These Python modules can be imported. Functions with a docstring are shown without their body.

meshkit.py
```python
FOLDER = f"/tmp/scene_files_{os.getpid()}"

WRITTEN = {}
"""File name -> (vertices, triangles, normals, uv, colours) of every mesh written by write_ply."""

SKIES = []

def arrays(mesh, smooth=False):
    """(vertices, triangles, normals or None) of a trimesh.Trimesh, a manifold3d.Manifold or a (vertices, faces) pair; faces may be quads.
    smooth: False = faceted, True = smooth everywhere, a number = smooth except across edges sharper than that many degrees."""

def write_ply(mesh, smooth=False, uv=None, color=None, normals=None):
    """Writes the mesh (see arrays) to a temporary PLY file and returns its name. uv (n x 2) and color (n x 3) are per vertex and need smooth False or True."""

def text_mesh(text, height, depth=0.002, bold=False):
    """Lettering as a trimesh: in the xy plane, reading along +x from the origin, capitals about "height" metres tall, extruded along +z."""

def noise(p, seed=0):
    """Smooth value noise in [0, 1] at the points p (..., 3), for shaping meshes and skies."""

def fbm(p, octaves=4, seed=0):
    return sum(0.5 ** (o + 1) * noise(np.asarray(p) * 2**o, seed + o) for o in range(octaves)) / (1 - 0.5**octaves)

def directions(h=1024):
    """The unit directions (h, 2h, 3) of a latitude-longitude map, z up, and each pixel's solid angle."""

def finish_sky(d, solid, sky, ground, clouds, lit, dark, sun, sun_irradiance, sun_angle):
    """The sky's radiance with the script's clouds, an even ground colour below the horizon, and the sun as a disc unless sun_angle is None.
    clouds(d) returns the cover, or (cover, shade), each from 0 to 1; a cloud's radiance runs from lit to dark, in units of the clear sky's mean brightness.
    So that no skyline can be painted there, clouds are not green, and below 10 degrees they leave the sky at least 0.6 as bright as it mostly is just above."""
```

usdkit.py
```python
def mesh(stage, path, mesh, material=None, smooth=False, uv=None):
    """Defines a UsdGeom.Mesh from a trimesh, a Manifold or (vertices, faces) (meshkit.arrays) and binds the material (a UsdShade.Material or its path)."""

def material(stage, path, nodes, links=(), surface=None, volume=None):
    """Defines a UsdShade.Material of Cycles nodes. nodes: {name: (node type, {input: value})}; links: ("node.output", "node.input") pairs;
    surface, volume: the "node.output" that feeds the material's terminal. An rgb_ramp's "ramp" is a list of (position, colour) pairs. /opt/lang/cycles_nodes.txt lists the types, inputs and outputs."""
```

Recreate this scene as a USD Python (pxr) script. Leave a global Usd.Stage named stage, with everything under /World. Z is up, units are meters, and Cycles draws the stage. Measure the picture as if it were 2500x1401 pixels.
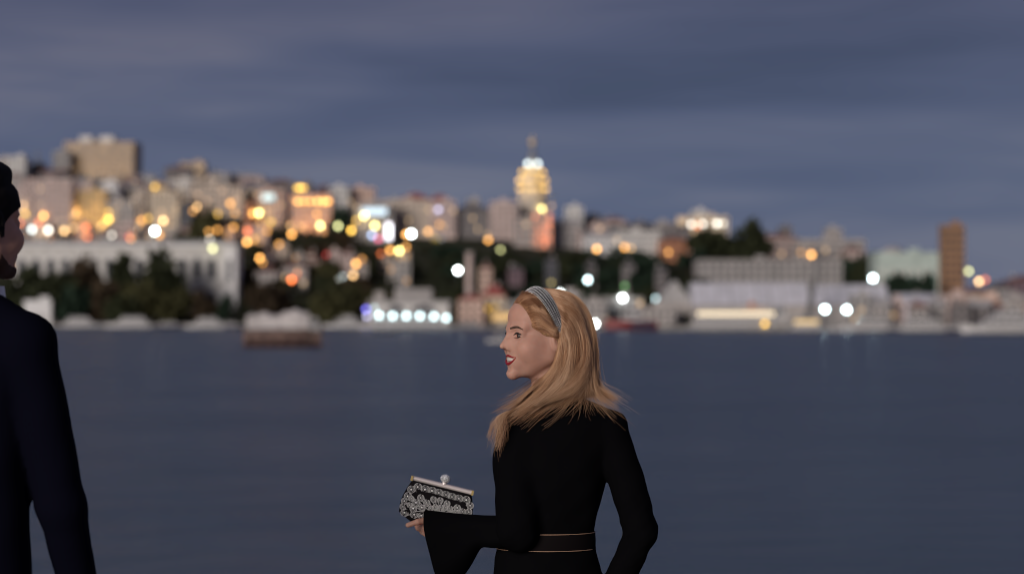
import math, random
from shapely.geometry import Polygon
import numpy as np, trimesh, usdkit, meshkit
from scipy.ndimage import map_coordinates, gaussian_filter
from pxr import Usd, UsdGeom, UsdLux, UsdShade, Gf, Sdf, Vt

stage = Usd.Stage.CreateInMemory()
UsdGeom.SetStageUpAxis(stage, 'Z'); UsdGeom.SetStageMetersPerUnit(stage, 1.0)
UsdGeom.Xform.Define(stage, '/World'); UsdGeom.Scope.Define(stage, '/World/Looks')
PI = math.pi

# ---------------------------------------------------------------- camera: 85 mm at f/3.2, level, 6 m above the water
EYE = 6.0
FPX = 85 / 36 * 2500                      # focal length in pixels of the 2500 wide photograph
cam = UsdGeom.Camera.Define(stage, '/World/camera')
cam.CreateFocalLengthAttr(85.0); cam.CreateHorizontalApertureAttr(36.0); cam.CreateVerticalApertureAttr(36.0 * 573 / 1024)
cam.CreateVerticalApertureOffsetAttr(67.5 / 2500 * 36)
cam.CreateFStopAttr(2.9); cam.CreateFocusDistanceAttr(6.17)
cam.CreateExposureAttr(2.0)
cam.AddTranslateOp().Set((0, 0, EYE)); cam.AddRotateXOp().Set(90)

# ---------------------------------------------------------------- sky (overcast dusk) and the low glow behind the camera
SUN_EL, SUN_AZ = math.radians(14), math.atan2(-0.50, -0.86)
sky_nodes = {
    'sky': ('sky_texture', {'sky_type': 'single_scattering', 'sun_disc': False, 'sun_elevation': SUN_EL, 'sun_rotation': SUN_AZ, 'ozone_density': 4.0, 'aerosol_density': 0.4}),
    'tc': ('texture_coordinate', {}),
    'map': ('mapping', {'scale': (3.6, 3.6, 30.0), 'location': (1.5, 8.8, 9.2)}),
    'n1': ('noise_texture', {'scale': 1.0, 'detail': 6.0, 'roughness': 0.48, 'distortion': 0.2}),
    'ramp': ('rgb_ramp', {'ramp': [(0.31, (0.225, 0.265, 0.57)), (0.44, (0.34, 0.39, 0.77)), (0.55, (0.46, 0.50, 0.88)), (0.67, (0.70, 0.69, 1.02))]}),
    'xyz': ('separate_xyz', {}), 'tint': ('rgb_ramp', {'ramp': [(0.0, (0.80, 0.92, 1.0)), (0.05, (0.90, 0.97, 1.0)), (0.10, (1.0, 0.96, 0.92)), (0.135, (1.06, 0.93, 0.84)), (1.0, (1.06, 0.93, 0.84))]}), 'tm': ('mix', {'mix_type': 'multiply', 'fac': 1.0}),
    'mix': ('mix', {'fac': 0.97}),
    'bg': ('background_shader', {'strength': 0.05}),
}
sky_mat = usdkit.material(stage, '/World/Looks/sky_look', sky_nodes,
    [('tc.generated', 'map.vector'), ('map.vector', 'n1.vector'), ('n1.fac', 'ramp.fac'), ('sky.color', 'mix.color1'), ('tc.generated', 'xyz.vector'), ('xyz.z', 'tint.fac'), ('ramp.color', 'tm.color1'), ('tint.color', 'tm.color2'), ('tm.color', 'mix.color2'), ('mix.color', 'bg.color')], surface='bg.background')
dome = UsdLux.DomeLight.Define(stage, '/World/sky')
UsdShade.MaterialBindingAPI.Apply(dome.GetPrim()).Bind(sky_mat)
dome.GetPrim().SetCustomDataByKey('kind', 'structure')
sun = UsdLux.DistantLight.Define(stage, '/World/sun')
sun.CreateIntensityAttr(0.19); sun.CreateAngleAttr(25.0); sun.CreateNormalizeAttr(True); sun.CreateColorAttr((1.0, 0.91, 0.83))
_d = Gf.Vec3d(math.sin(SUN_AZ) * math.cos(SUN_EL), math.cos(SUN_AZ) * math.cos(SUN_EL), math.sin(SUN_EL))
sun.AddOrientOp().Set(Gf.Quatf(Gf.Rotation(Gf.Vec3d(0, 0, 1), _d).GetQuat()))

# ---------------------------------------------------------------- helpers
_used = {}
def numbered(parent, name):
    k = (parent, name); n = _used.get(k, 0); _used[k] = n + 1
    return f'{parent}/{name}' if n == 0 else f'{parent}/{name}_{n:03d}'
def tag(prim, label=None, cat=None, group=None, kind=None):
    for k, v in (('label', label), ('category', cat), ('group', group), ('kind', kind)):
        if v: prim.SetCustomDataByKey(k, v)
    return prim
def thing(name, label, cat, loc=(0, 0, 0), rotz=0.0, group=None):
    x = UsdGeom.Xform.Define(stage, numbered('/World', name))
    x.AddTranslateOp().Set(tuple(float(c) for c in loc))
    if rotz: x.AddRotateZOp().Set(math.degrees(rotz))
    return tag(x.GetPrim(), label, cat, group)
def part(name, mesh, mat, parent, smooth=False):
    p = parent if isinstance(parent, str) else str(parent.GetPath())
    return usdkit.mesh(stage, numbered(p, name), mesh, mat, smooth=smooth).GetPrim()
def moved(mesh, off):
    m = mesh.copy(); m.apply_translation(-np.asarray(off, float)); return m
def box(x0, x1, y0, y1, z0, z1):
    b = trimesh.creation.box((abs(x1 - x0), abs(y1 - y0), abs(z1 - z0)))
    b.apply_translation(((x0 + x1) / 2, (y0 + y1) / 2, (z0 + z1) / 2)); return b
def cat_(ms): return trimesh.util.concatenate(ms)
def at(u, v, y):
    """The point seen at pixel (u, v) of the 2500 pixel wide photograph, y metres ahead of the camera."""
    return np.array([(u - 1250) / FPX * y, y, EYE + (768 - v) / FPX * y])
def mat(name, color, rough=0.7, spec=0.3, vary=0.0, scale=8.0, bump=0.0, **kw):
    n = {'p': ('principled_bsdf', {'base_color': color, 'roughness': rough, 'specular_ior_level': spec, **kw})}; l = []
    if vary:
        c = np.array(color)
        n |= {'g': ('geometry', {}), 'n': ('noise_texture', {'scale': scale, 'detail': 4.0}),
              'r': ('rgb_ramp', {'ramp': [(0.3, tuple(c * (1 - vary))), (0.7, tuple(np.minimum(c * (1 + vary), 0.95)))]})}
        l += [('g.position', 'n.vector'), ('n.fac', 'r.fac'), ('r.color', 'p.base_color')]
        if bump:
            n['b'] = ('bump', {'strength': 1.0, 'distance': bump}); l += [('n.fac', 'b.height'), ('b.normal', 'p.normal')]
    return usdkit.material(stage, '/World/Looks/' + name, n, l, surface='p.BSDF')
_emits = {}
def emit(name, color, strength):
    if name not in _emits:
        _emits[name] = usdkit.material(stage, '/World/Looks/' + name, {'e': ('emission', {'color': color, 'strength': float(strength)})}, [], surface='e.emission')
    return _emits[name]

# ---- distance fields (numpy) and their surface as a mesh
def ell(P, c, r):
    q = (P - np.asarray(c, np.float32)) / np.asarray(r, np.float32)
    p = q / np.asarray(r, np.float32); k0 = np.sqrt(np.einsum('...i,...i', q, q)); k1 = np.sqrt(np.einsum('...i,...i', p, p))
    return k0 * (k0 - 1) / np.maximum(k1, 1e-6)
def cone(P, a, b, ra, rb):
    a = np.asarray(a, np.float32); d = np.asarray(b, np.float32) - a
    t = np.clip(((P - a) @ d) / max(float(d @ d), 1e-12), 0, 1)
    q = P - a - t[..., None] * d; return np.sqrt(np.einsum('...i,...i', q, q)) - (ra + (rb - ra) * t)
def sun_(a, b, k):
    h = np.clip(0.5 + 0.5 * (b - a) / k, 0, 1); return b + (a - b) * h - k * h * (1 - h)
def ssub(a, b, k): return -sun_(-a, b, k)
def nets(f, lo, hi, h):
    """Naive surface nets of f(points) = 0 in a box."""
    lo, hi = np.asarray(lo, float), np.asarray(hi, float)
    n = np.ceil((hi - lo) / h).astype(int) + 1
    ax = [(lo[k] + h * np.arange(n[k])).astype(np.float32) for k in range(3)]
    ci = [np.unique(np.r_[np.arange(0, n[k], 4), n[k] - 1]) for k in range(3)]         # a coarse pass first, then only the points near the surface
    C = f(np.stack(np.meshgrid(*[ax[k][ci[k]] for k in range(3)], indexing='ij'), -1).reshape(-1, 3)).reshape([len(c) for c in ci]).astype(np.float32)
    V = C
    for k in range(3):
        t = np.interp(np.arange(n[k]), ci[k], np.arange(len(ci[k]))); i0 = np.minimum(t.astype(int), len(ci[k]) - 2); w = (t - i0).astype(np.float32).reshape([-1 if q == k else 1 for q in range(3)])
        V = np.take(V, i0, k) * (1 - w) + np.take(V, i0 + 1, k) * w
    near = np.argwhere(np.abs(V) < 5.5 * h)
    for i in range(0, len(near), 400000):
        q = near[i:i + 400000]; V[tuple(q.T)] = f(np.stack([ax[k][q[:, k]] for k in range(3)], -1))
    S = V < 0
    c = np.zeros(n - 1, np.int8)
    cs = [(a, b, d) for a in (0, 1) for b in (0, 1) for d in (0, 1)]
    sl = lambda o: tuple(slice(o[k], n[k] - 1 + o[k]) for k in range(3))
    for o in cs: c += S[sl(o)]
    act = (c > 0) & (c < 8); idx = np.full(n - 1, -1, int); ids = np.argwhere(act); idx[act] = np.arange(len(ids))
    acc, cnt = np.zeros((len(ids), 3)), np.zeros(len(ids))
    val = {o: V[tuple((ids + o).T)] for o in cs}
    for o in cs:
        for k in range(3):
            if o[k] == 0:
                p = list(o); p[k] = 1; a, b = val[o], val[tuple(p)]
                m = (a < 0) != (b < 0); t = a[m] / (a[m] - b[m])
                q = np.tile(np.array(o, float), (m.sum(), 1)); q[:, k] = t
                acc[m] += q; cnt[m] += 1
    verts = (ids + acc / cnt[:, None]) * h + lo
    quads = []
    for k in range(3):
        a, b = (k + 1) % 3, (k + 2) % 3
        e = [slice(None)] * 3; e2 = [slice(None)] * 3
        for q in (a, b): e[q] = slice(1, n[q] - 1); e2[q] = slice(1, n[q] - 1)
        e[k] = slice(0, n[k] - 1); e2[k] = slice(1, n[k])
        s0, s1 = S[tuple(e)], S[tuple(e2)]
        w = np.argwhere(s0 != s1)
        fl = s0[tuple(w.T)]
        base = w.copy(); base[:, a] += 1; base[:, b] += 1
        da, db = np.zeros(3, int), np.zeros(3, int); da[a] = 1; db[b] = 1
        g = lambda q: idx[tuple(q.T)]
        Q = np.stack([g(base - da - db), g(base - db), g(base), g(base - da)], 1)
        Q[~fl] = Q[~fl][:, ::-1]; quads.append(Q)
    Q = np.vstack(quads); Q = Q[(Q >= 0).all(1)]
    return trimesh.Trimesh(verts, np.vstack([Q[:, [0, 1, 2]], Q[:, [0, 2, 3]]]), process=False)
def tube(points, radii, sides=8, caps=True, squash=None):
    """A tapered tube along a polyline, closed at its ends."""
    p = np.asarray(points, float); n = len(p); r = np.broadcast_to(radii, (n,)).astype(float)
    t = np.gradient(p, axis=0); t /= np.linalg.norm(t, axis=1, keepdims=True) + 1e-12
    a = np.cross(t, [0, 0, 1.0] if abs(t[0, 2]) < 0.9 else [1.0, 0, 0]); a /= np.linalg.norm(a, axis=1, keepdims=True) + 1e-12
    b = np.cross(t, a); g = np.arange(sides) * 2 * PI / sides
    v = (p[:, None] + r[:, None, None] * (np.cos(g)[None, :, None] * a[:, None] + np.sin(g)[None, :, None] * b[:, None])).reshape(-1, 3)
    f = []
    for i in range(n - 1):
        for j in range(sides):
            k = (j + 1) % sides; f += [[i * sides + j, i * sides + k, (i + 1) * sides + k], [i * sides + j, (i + 1) * sides + k, (i + 1) * sides + j]]
    if caps:
        v = np.vstack([v, p[0], p[-1]]); c0, c1 = len(v) - 2, len(v) - 1
        for j in range(sides):
            k = (j + 1) % sides; f += [[c0, k, j], [c1, (n - 1) * sides + j, (n - 1) * sides + k]]
    m = trimesh.Trimesh(v, f, process=False); m.fix_normals() if False else None
    return m
def loft(rings, caps=True):
    """Rings (n, m, 3) joined into one skin."""
    R = np.asarray(rings, float); n, m = R.shape[:2]; v = R.reshape(-1, 3); f = []
    for i in range(n - 1):
        for j in range(m):
            k = (j + 1) % m; f += [[i * m + j, i * m + k, (i + 1) * m + k], [i * m + j, (i + 1) * m + k, (i + 1) * m + j]]
    if caps:
        v = np.vstack([v, R[0].mean(0), R[-1].mean(0)]); c0, c1 = len(v) - 2, len(v) - 1
        for j in range(m):
            k = (j + 1) % m; f += [[c0, k, j], [c1, (n - 1) * m + j, (n - 1) * m + k]]
    return trimesh.Trimesh(v, f, process=False)
def spline(pts, n):
    """Catmull-Rom through the points."""
    from scipy.interpolate import CubicSpline
    p = np.asarray(pts, float); d = np.r_[0, np.cumsum(np.linalg.norm(np.diff(p, axis=0), axis=1) ** 0.7)]
    return CubicSpline(d / d[-1], p, axis=0, bc_type='natural')(np.linspace(0, 1, n))
# ---------------------------------------------------------------- the far shore, the hill and the water
def shore_v(u): return 798 + 14 * np.clip(np.asarray(u, float) / 2500, -0.2, 1.3).clip(0) ** 1.2
def shore_d(u): return EYE * FPX / (shore_v(u) - 768)
RIDGE = np.array([(-600, 88), (0, 92), (300, 92), (500, 84), (650, 72), (900, 56), (1250, 48), (1500, 40), (1750, 32), (2000, 20), (2200, 9), (2500, 6), (3200, 5)], float)
def height(x, y):
    """The far shore's ground above the water."""
    u = 1250 + FPX * np.asarray(x, float) / y; off = y - shore_d(u); t = np.clip((off - 60) / 380, 0, 1)
    h = 1.6 + np.interp(u, RIDGE[:, 0], RIDGE[:, 1]) * t * t * (3 - 2 * t)
    return np.where(off < 0, -4.0, h)
def ground_at(u, d): return float(height((u - 1250) / FPX * d, d))
M_hill = mat('dark_hillside_earth', (0.028, 0.030, 0.019), rough=0.95, spec=0.05, vary=0.5, scale=0.06)
gx, gy = np.arange(-620, 621, 10.0), np.arange(770, 2300, 10.0)
X, Y = np.meshgrid(gx, gy, indexing='ij'); Zt = height(X, Y)
ii = np.arange(len(gx) * len(gy)).reshape(X.shape); q = np.stack([ii[:-1, :-1], ii[1:, :-1], ii[1:, 1:], ii[:-1, 1:]], -1).reshape(-1, 4)
tag(part('hillside', (np.stack([X, Y, Zt], -1).reshape(-1, 3), q), M_hill, '/World', True), kind='structure')
# quay wall along the far shore
su = np.arange(-700, 3300, 25.0); sd = shore_d(su); sx = (su - 1250) / FPX * sd
rg = [np.array([(x, y - 0.5, -2.5), (x, y - 0.5, 1.5), (x, y - 0.2, 1.75), (x, y + 14, 1.75), (x, y + 14, -2.5)]) for x, y in zip(sx, sd)]
tag(part('far_quay', loft(rg), mat('quay_concrete', (0.17, 0.16, 0.15), vary=0.3, scale=0.2), '/World'), kind='structure')
# water: one sheet, with ripples in its material
wave = {'g': ('geometry', {}), 'm': ('mapping', {'scale': (0.9, 1.5, 1.0)}), 'n': ('noise_texture', {'scale': 1.0, 'detail': 5.0, 'roughness': 0.6}), 'b': ('bump', {'strength': 1.0, 'distance': 0.14}),
        'm3': ('mapping', {'scale': (0.16, 0.26, 1.0)}), 'n3': ('noise_texture', {'scale': 1.0, 'detail': 2.0}), 'b3': ('bump', {'strength': 1.0, 'distance': 0.55}),
        'm2': ('mapping', {'scale': (0.03, 0.05, 1.0)}), 'n2': ('noise_texture', {'scale': 1.0, 'detail': 4.0}), 'r2': ('map_range', {'from_min': 0.35, 'from_max': 0.65, 'to_min': 0.29, 'to_max': 0.33}),
        'p': ('principled_bsdf', {'base_color': (0.036, 0.070, 0.106), 'ior': 1.333, 'specular_ior_level': 0.5})}
M_water = usdkit.material(stage, '/World/Looks/sea_water', wave, [('g.position', 'm.vector'), ('m.vector', 'n.vector'), ('n.fac', 'b.height'), ('g.position', 'm2.vector'), ('m2.vector', 'n2.vector'), ('n2.fac', 'r2.value'), ('r2.result', 'p.roughness'), ('g.position', 'm3.vector'), ('m3.vector', 'n3.vector'), ('n3.fac', 'b3.height'), ('b3.normal', 'b.normal'), ('b.normal', 'p.normal')], surface='p.BSDF')
tag(part('sea', (np.array([(-12000, -300, 0), (12000, -300, 0), (12000, 30000, 0), (-12000, 30000, 0)], float), np.array([[0, 1, 2, 3]])), M_water, '/World'), kind='structure')
# the near quay that the people stand on
NQ = EYE - 1.64
qz = box(-14, 14, -12, 9.2, -2.0, NQ - 0.12)
tag(part('near_quay', qz, mat('near_quay_concrete', (0.22, 0.21, 0.20), vary=0.25, scale=3.0, bump=0.004), '/World'), kind='structure')
slabs = tag(UsdGeom.Xform.Define(stage, '/World/quay_paving').GetPrim(), kind='structure'); M_slab = [mat('granite_slab_' + n, c, vary=0.2, scale=30) for n, c in (('grey', (0.24, 0.23, 0.22)), ('pale', (0.28, 0.27, 0.26)), ('dark', (0.20, 0.19, 0.19)))]
rq = random.Random(2)
for i in range(-4, 5):
    for j in range(0, 6): part('slab', box(i * 1.5 + 0.006, i * 1.5 + 1.494, 0.2 + j * 1.5 + 0.006, 0.2 + j * 1.5 + 1.494, NQ - 0.12, NQ - rq.uniform(0, 0.003)), rq.choice(M_slab), slabs)

# ---------------------------------------------------------------- buildings
COL = {}
def wallmat(key):
    table = dict(white=(0.50, 0.485, 0.47), cream=(0.48, 0.40, 0.31), beige=(0.44, 0.37, 0.31), pink=(0.42, 0.33, 0.305), grey=(0.31, 0.285, 0.275), dark=(0.15, 0.135, 0.135), maroon=(0.13, 0.085, 0.10), tan=(0.40, 0.31, 0.23),
                 gold=(0.42, 0.30, 0.15), peach=(0.48, 0.34, 0.28), rust=(0.34, 0.15, 0.08), brown=(0.24, 0.135, 0.075), lilac=(0.52, 0.50, 0.56), green=(0.34, 0.40, 0.37), palewhite=(0.56, 0.55, 0.55), charcoal=(0.075, 0.075, 0.085), red=(0.30, 0.07, 0.065), concrete=(0.26, 0.245, 0.24))
    if key not in COL: COL[key] = mat(key + '_render', table[key], vary=0.14, scale=0.25)
    return COL[key]
M_roof = {'tile': mat('dull_red_roof_tile', (0.16, 0.075, 0.06), vary=0.3, scale=0.8), 'dark': mat('dark_roof_felt', (0.07, 0.065, 0.07), vary=0.3, scale=0.5), 'grey': mat('grey_roof_sheet', (0.30, 0.29, 0.29), vary=0.2, scale=0.5),
          'white': mat('pale_lilac_roof_sheet', (0.46, 0.455, 0.50), vary=0.12, scale=0.15), 'red': mat('brick_red_roof', (0.26, 0.07, 0.06), vary=0.3, scale=0.8)}
M_glass = mat('dark_window_glass', (0.03, 0.033, 0.04), rough=0.15, spec=0.5)
M_lead = mat('lead_sheet', (0.17, 0.17, 0.18), rough=0.6)
M_trim = mat('pale_stone_trim', (0.50, 0.48, 0.45), vary=0.1, scale=0.5)
M_metal = mat('grey_painted_metal', (0.10, 0.10, 0.105), rough=0.5)
_lw = {}
BUILT = []                                              # (u0, u1, v top, distance) of every front
def hip(w, dp, h, over=0.4, ridge=0.35):
    a, b, r = w / 2 + over, dp / 2 + over, max(0.3, (w - dp) / 2 + 0.001) if w > dp else w * ridge * 0.3
    v = np.array([(-a, -b, 0), (a, -b, 0), (a, b, 0), (-a, b, 0), (-r, 0, h), (r, 0, h)]); f = [[0, 1, 5], [0, 5, 4], [1, 2, 5], [2, 3, 4], [2, 4, 5], [3, 0, 4], [0, 2, 1], [0, 3, 2]]
    return trimesh.Trimesh(v, f, process=False)
def gable(w, dp, h, over=0.3, axis='x'):
    a, b = w / 2 + over, dp / 2 + over
    if axis == 'x': v = [(-a, -b, 0), (a, -b, 0), (a, b, 0), (-a, b, 0), (-a, 0, h), (a, 0, h)]; f = [[0, 1, 5], [0, 5, 4], [2, 3, 4], [2, 4, 5], [1, 2, 5], [3, 0, 4], [0, 2, 1], [0, 3, 2]]
    else: v = [(-a, -b, 0), (a, -b, 0), (a, b, 0), (-a, b, 0), (0, -b, h), (0, b, h)]; f = [[0, 1, 4], [1, 2, 5], [1, 5, 4], [2, 3, 5], [3, 0, 4], [3, 4, 5], [0, 2, 1], [0, 3, 2]]
    return trimesh.Trimesh(np.array(v, float), f, process=False)
WARM, AMBER = (1.0, 0.66, 0.34), (1.0, 0.50, 0.16)
def building(u0, u1, vt, d, col, label, roof='flat', cat='building', name='hillside_house', depth=15, storey=3.1, lit=0.05, group=None, rh=2.6, wide=2.6, seed=None, litcol=WARM, litpow=0.35, win=True, base=None):
    """One building: its front stands d metres away between pixels u0 and u1, its top at pixel row vt."""
    r = random.Random(int(u0 * 7 + vt * 13 + d)) if seed is None else random.Random(seed)
    w = (u1 - u0) / FPX * d; uc = (u0 + u1) / 2; xc = (uc - 1250) / FPX * d; zt = EYE + (768 - vt) / FPX * d
    zb = min(ground_at(u0, d), ground_at(u1, d), ground_at(uc, d + depth)) - 0.5 if base is None else base
    h = max(zt - zb, 4.0); yaw = r.uniform(-0.06, 0.06); BUILT.append((u0, u1, vt, d))
    hr = 0 if roof == 'flat' else min(rh, h * 0.4); hw = h - hr
    t = thing(name, label, cat, (xc, d + depth / 2, zb), yaw, group)
    part('wall', box(-w / 2, w / 2, -depth / 2, depth / 2, 0, hw), wallmat(col), t)
    if roof == 'flat':
        rf = part('roof', box(-w / 2 - 0.25, w / 2 + 0.25, -depth / 2 - 0.25, depth / 2 + 0.25, hw, hw + 0.45), M_roof['dark'] if col in ('dark', 'maroon') else wallmat(col), t)
        a = r.uniform(-0.3, 0.1) * w; part('stair_house', box(a, a + min(4, w * 0.3), -2, 3, hw + 0.45, hw + 2.4), wallmat(col), rf)
    else:
        kind, _, rm = roof.partition('-'); m = hip(w, depth, hr) if kind == 'hip' else gable(w, depth, hr, axis='x' if kind == 'gable' else 'y')
        m.apply_translation((0, 0, hw)); rf = part('roof', m, M_roof[rm or 'tile'], t)
        c = r.uniform(-0.3, 0.3) * w; part('chimney', box(c - 0.5, c + 0.5, 1, 2, hw + hr * 0.3, hw + hr + 1.0), wallmat('grey'), rf)
    if win:
        n = max(2, int(w / wide)); ns = max(1, int(hw / storey)); dark, side = [], []
        for k in range(ns):
            z0 = hw - 0.9 - (k + 1) * storey + 1.1
            if z0 < 0.6 or k > 9: break
            for i in range(n):
                c = -w / 2 + (i + 0.5) * w / n; ww, wh = min(1.25, w / n * 0.55), 1.7
                b = box(c - ww / 2, c + ww / 2, -depth / 2 - 0.04, -depth / 2 + 0.1, z0, z0 + wh)
                if r.random() < lit: part('lit_window', b, emit(_lw.setdefault((litcol, litpow), f'lit_window_glow_{len(_lw)}'), litcol, litpow), t)
                else: dark.append(b)
        if dark: tag(part('windows', cat_([b for b in dark]), M_glass, t), kind='stuff')
    return t
B = building
G1, G2, G3, G4 = 'houses massed on the left hilltop', 'houses massed on the middle hilltop', 'low houses on the right hill', 'houses behind the right waterfront'
# left hilltop skyline
hot = B(158, 328, 348, 1560, 'tan', 'massive floodlit tan hotel block crowning the left hilltop', name='hotel', cat='hotel', depth=30, lit=0.10, litpow=0.12, wide=3.0)
hw_ = EYE + (768 - 348) / FPX * 1560 - (min(ground_at(158, 1560), ground_at(328, 1560), ground_at(243, 1590)) - 0.5)
for a, b in ((-14, -6), (-1, 8)):
    part('roof_block', box(a, b, -8, 6, hw_ + 0.45, hw_ + 4.6), wallmat('white'), hot)
B(130, 170, 372, 1550, 'concrete', 'narrow grey-green block against the left flank of the hilltop hotel', seed=4)
B(-30, 22, 388, 1545, 'grey', 'grey house at the far left end of the hilltop skyline')
B(20, 62, 384, 1540, 'white', 'white house topping the skyline left of the thin roof mast')
B(60, 104, 402, 1560, 'dark', 'dark house under the thin roof mast left of the hotel')
mast = thing('roof_mast', 'thin dark mast standing on the dark house left of the hotel', 'mast', at(92, 402, 1556)); part('pole', box(-0.5, 0.5, -0.5, 0.5, -1, 8.5), M_metal, mast); part('crossbar', box(-1.6, 1.6, -0.2, 0.2, 5.5, 6.0), M_metal, mast)
B(0, 60, 420, 1480, 'grey', 'dull grey house on the slope below the white skyline house', roof='hip')
B(60, 92, 432, 1470, 'maroon', 'small maroon-roofed house left of the tall pinkish apartment block', roof='hip')
B(96, 160, 412, 1500, 'dark', 'dark gabled house just below and left of the hotel', roof='gable')
B(160, 226, 428, 1480, 'concrete', 'grey stepped house directly under the hotel front', roof='hip-dark')
B(226, 300, 432, 1490, 'tan', 'low tan annex at the foot of the hotel', lit=0.2, litpow=0.15)
B(300, 345, 436, 1475, 'maroon', 'dark maroon house right of the small white house below the hotel')
B(326, 378, 424, 1500, 'white', 'white gabled house right of the hotel foot', roof='gable-grey')
B(20, 80, 470, 1410, 'pink', 'pinkish low house behind the head of the man at the left', lit=0.2, litpow=0.2)
B(82, 176, 440, 1400, 'pink', 'tall pinkish-grey apartment block at the left above the palace', name='apartment_block', lit=0.10, litpow=0.25)
gold_b = B(178, 262, 468, 1405, 'gold', 'golden floodlit block between the pinkish apartment block and grey houses', name='apartment_block', lit=0.12, litpow=0.3, litcol=AMBER)
B(246, 288, 446, 1430, 'palewhite', 'small white house behind the golden floodlit block')
B(262, 330, 490, 1395, 'grey', 'grey house right of the golden floodlit block', lit=0.12, litpow=0.2)
B(320, 352, 470, 1398, 'beige', 'slim beige house left of the dark alley gap')
B(366, 436, 470, 1395, 'cream', 'pale cream house right of the dark alley gap', lit=0.1, litpow=0.25)
B(368, 400, 452, 1420, 'gold', 'small golden attic floor above the pale cream house')
B(400, 470, 402, 1510, 'dark', 'dark brown rooftop house on the skyline right of the hotel', roof='hip')
B(440, 500, 398, 1525, 'tan', 'tan penthouse lit warmly on the skyline above the beige terrace', lit=0.3, litpow=0.2)
B(415, 470, 440, 1470, 'beige', 'beige house below the dark brown rooftop house', lit=0.1)
B(500, 560, 424, 1530, 'grey', 'grey-pink house on the skyline right of the tan penthouse')
B(550, 645, 422, 1540, 'pink', 'long pinkish house on the skyline above the maroon gap', roof='hip-grey')
B(455, 592, 456, 1420, 'beige', 'broad beige terrace with a row of warm lit windows under its eaves', name='apartment_block', lit=0.16, litpow=0.30, litcol=(1.0, 0.62, 0.36))
B(436, 470, 500, 1385, 'charcoal', 'small dark blue-grey house below the broad beige terrace')
B(592, 626, 446, 1460, 'maroon', 'dark maroon house right of the broad beige terrace')
sliver = B(596, 616, 500, 1390, 'rust', 'narrow rust wall glowing orange-red under street lamps', lit=0)
B(626, 694, 466, 1400, 'peach', 'peach house carrying a white lit sign near its top', lit=0.12, litpow=0.3)
B(640, 722, 436, 1510, 'dark', 'dark brown house behind the peach house with the white sign', roof='hip')
B(694, 716, 470, 1440, 'maroon', 'thin dark house squeezed left of the amber-lit building')
amber_b = B(712, 810, 478, 1390, 'peach', 'peach building with a band of orange lamps under its roof', lit=0.15, litpow=0.35, litcol=AMBER, name='apartment_block')
B(716, 760, 450, 1420, 'dark', 'roof storey carrying the big amber lamp dome')
B(770, 812, 458, 1450, 'maroon', 'dark house behind the band of orange lamps')
B(802, 850, 458, 1440, 'white', 'white house right of the orange lamp band')
B(850, 914, 460, 1450, 'peach', 'peach-topped house left of the dark red roofs', lit=0.1)
B(866, 958, 500, 1370, 'grey', 'grey building behind the long bluish-white sign', lit=0.08)
B(914, 984, 490, 1430, 'concrete', 'grey house behind the white vertical sign')
B(976, 1050, 470, 1455, 'maroon', 'house under the left one of two dark red roofs', roof='hip-red', rh=4)
B(1046, 1100, 474, 1458, 'maroon', 'house under the right one of two dark red roofs', roof='hip-red', rh=4)
B(930, 1050, 490, 1390, 'beige', 'broad pinkish-beige building below the two dark red roofs', name='apartment_block', lit=0.05)
B(1050, 1112, 492, 1385, 'pink', 'pinkish building with a lavender lamp on its front', lit=0.06)
B(1112, 1198, 500, 1390, 'dark', 'dark grey-brown building left of centre on the hilltop', roof='hip-dark')
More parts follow.
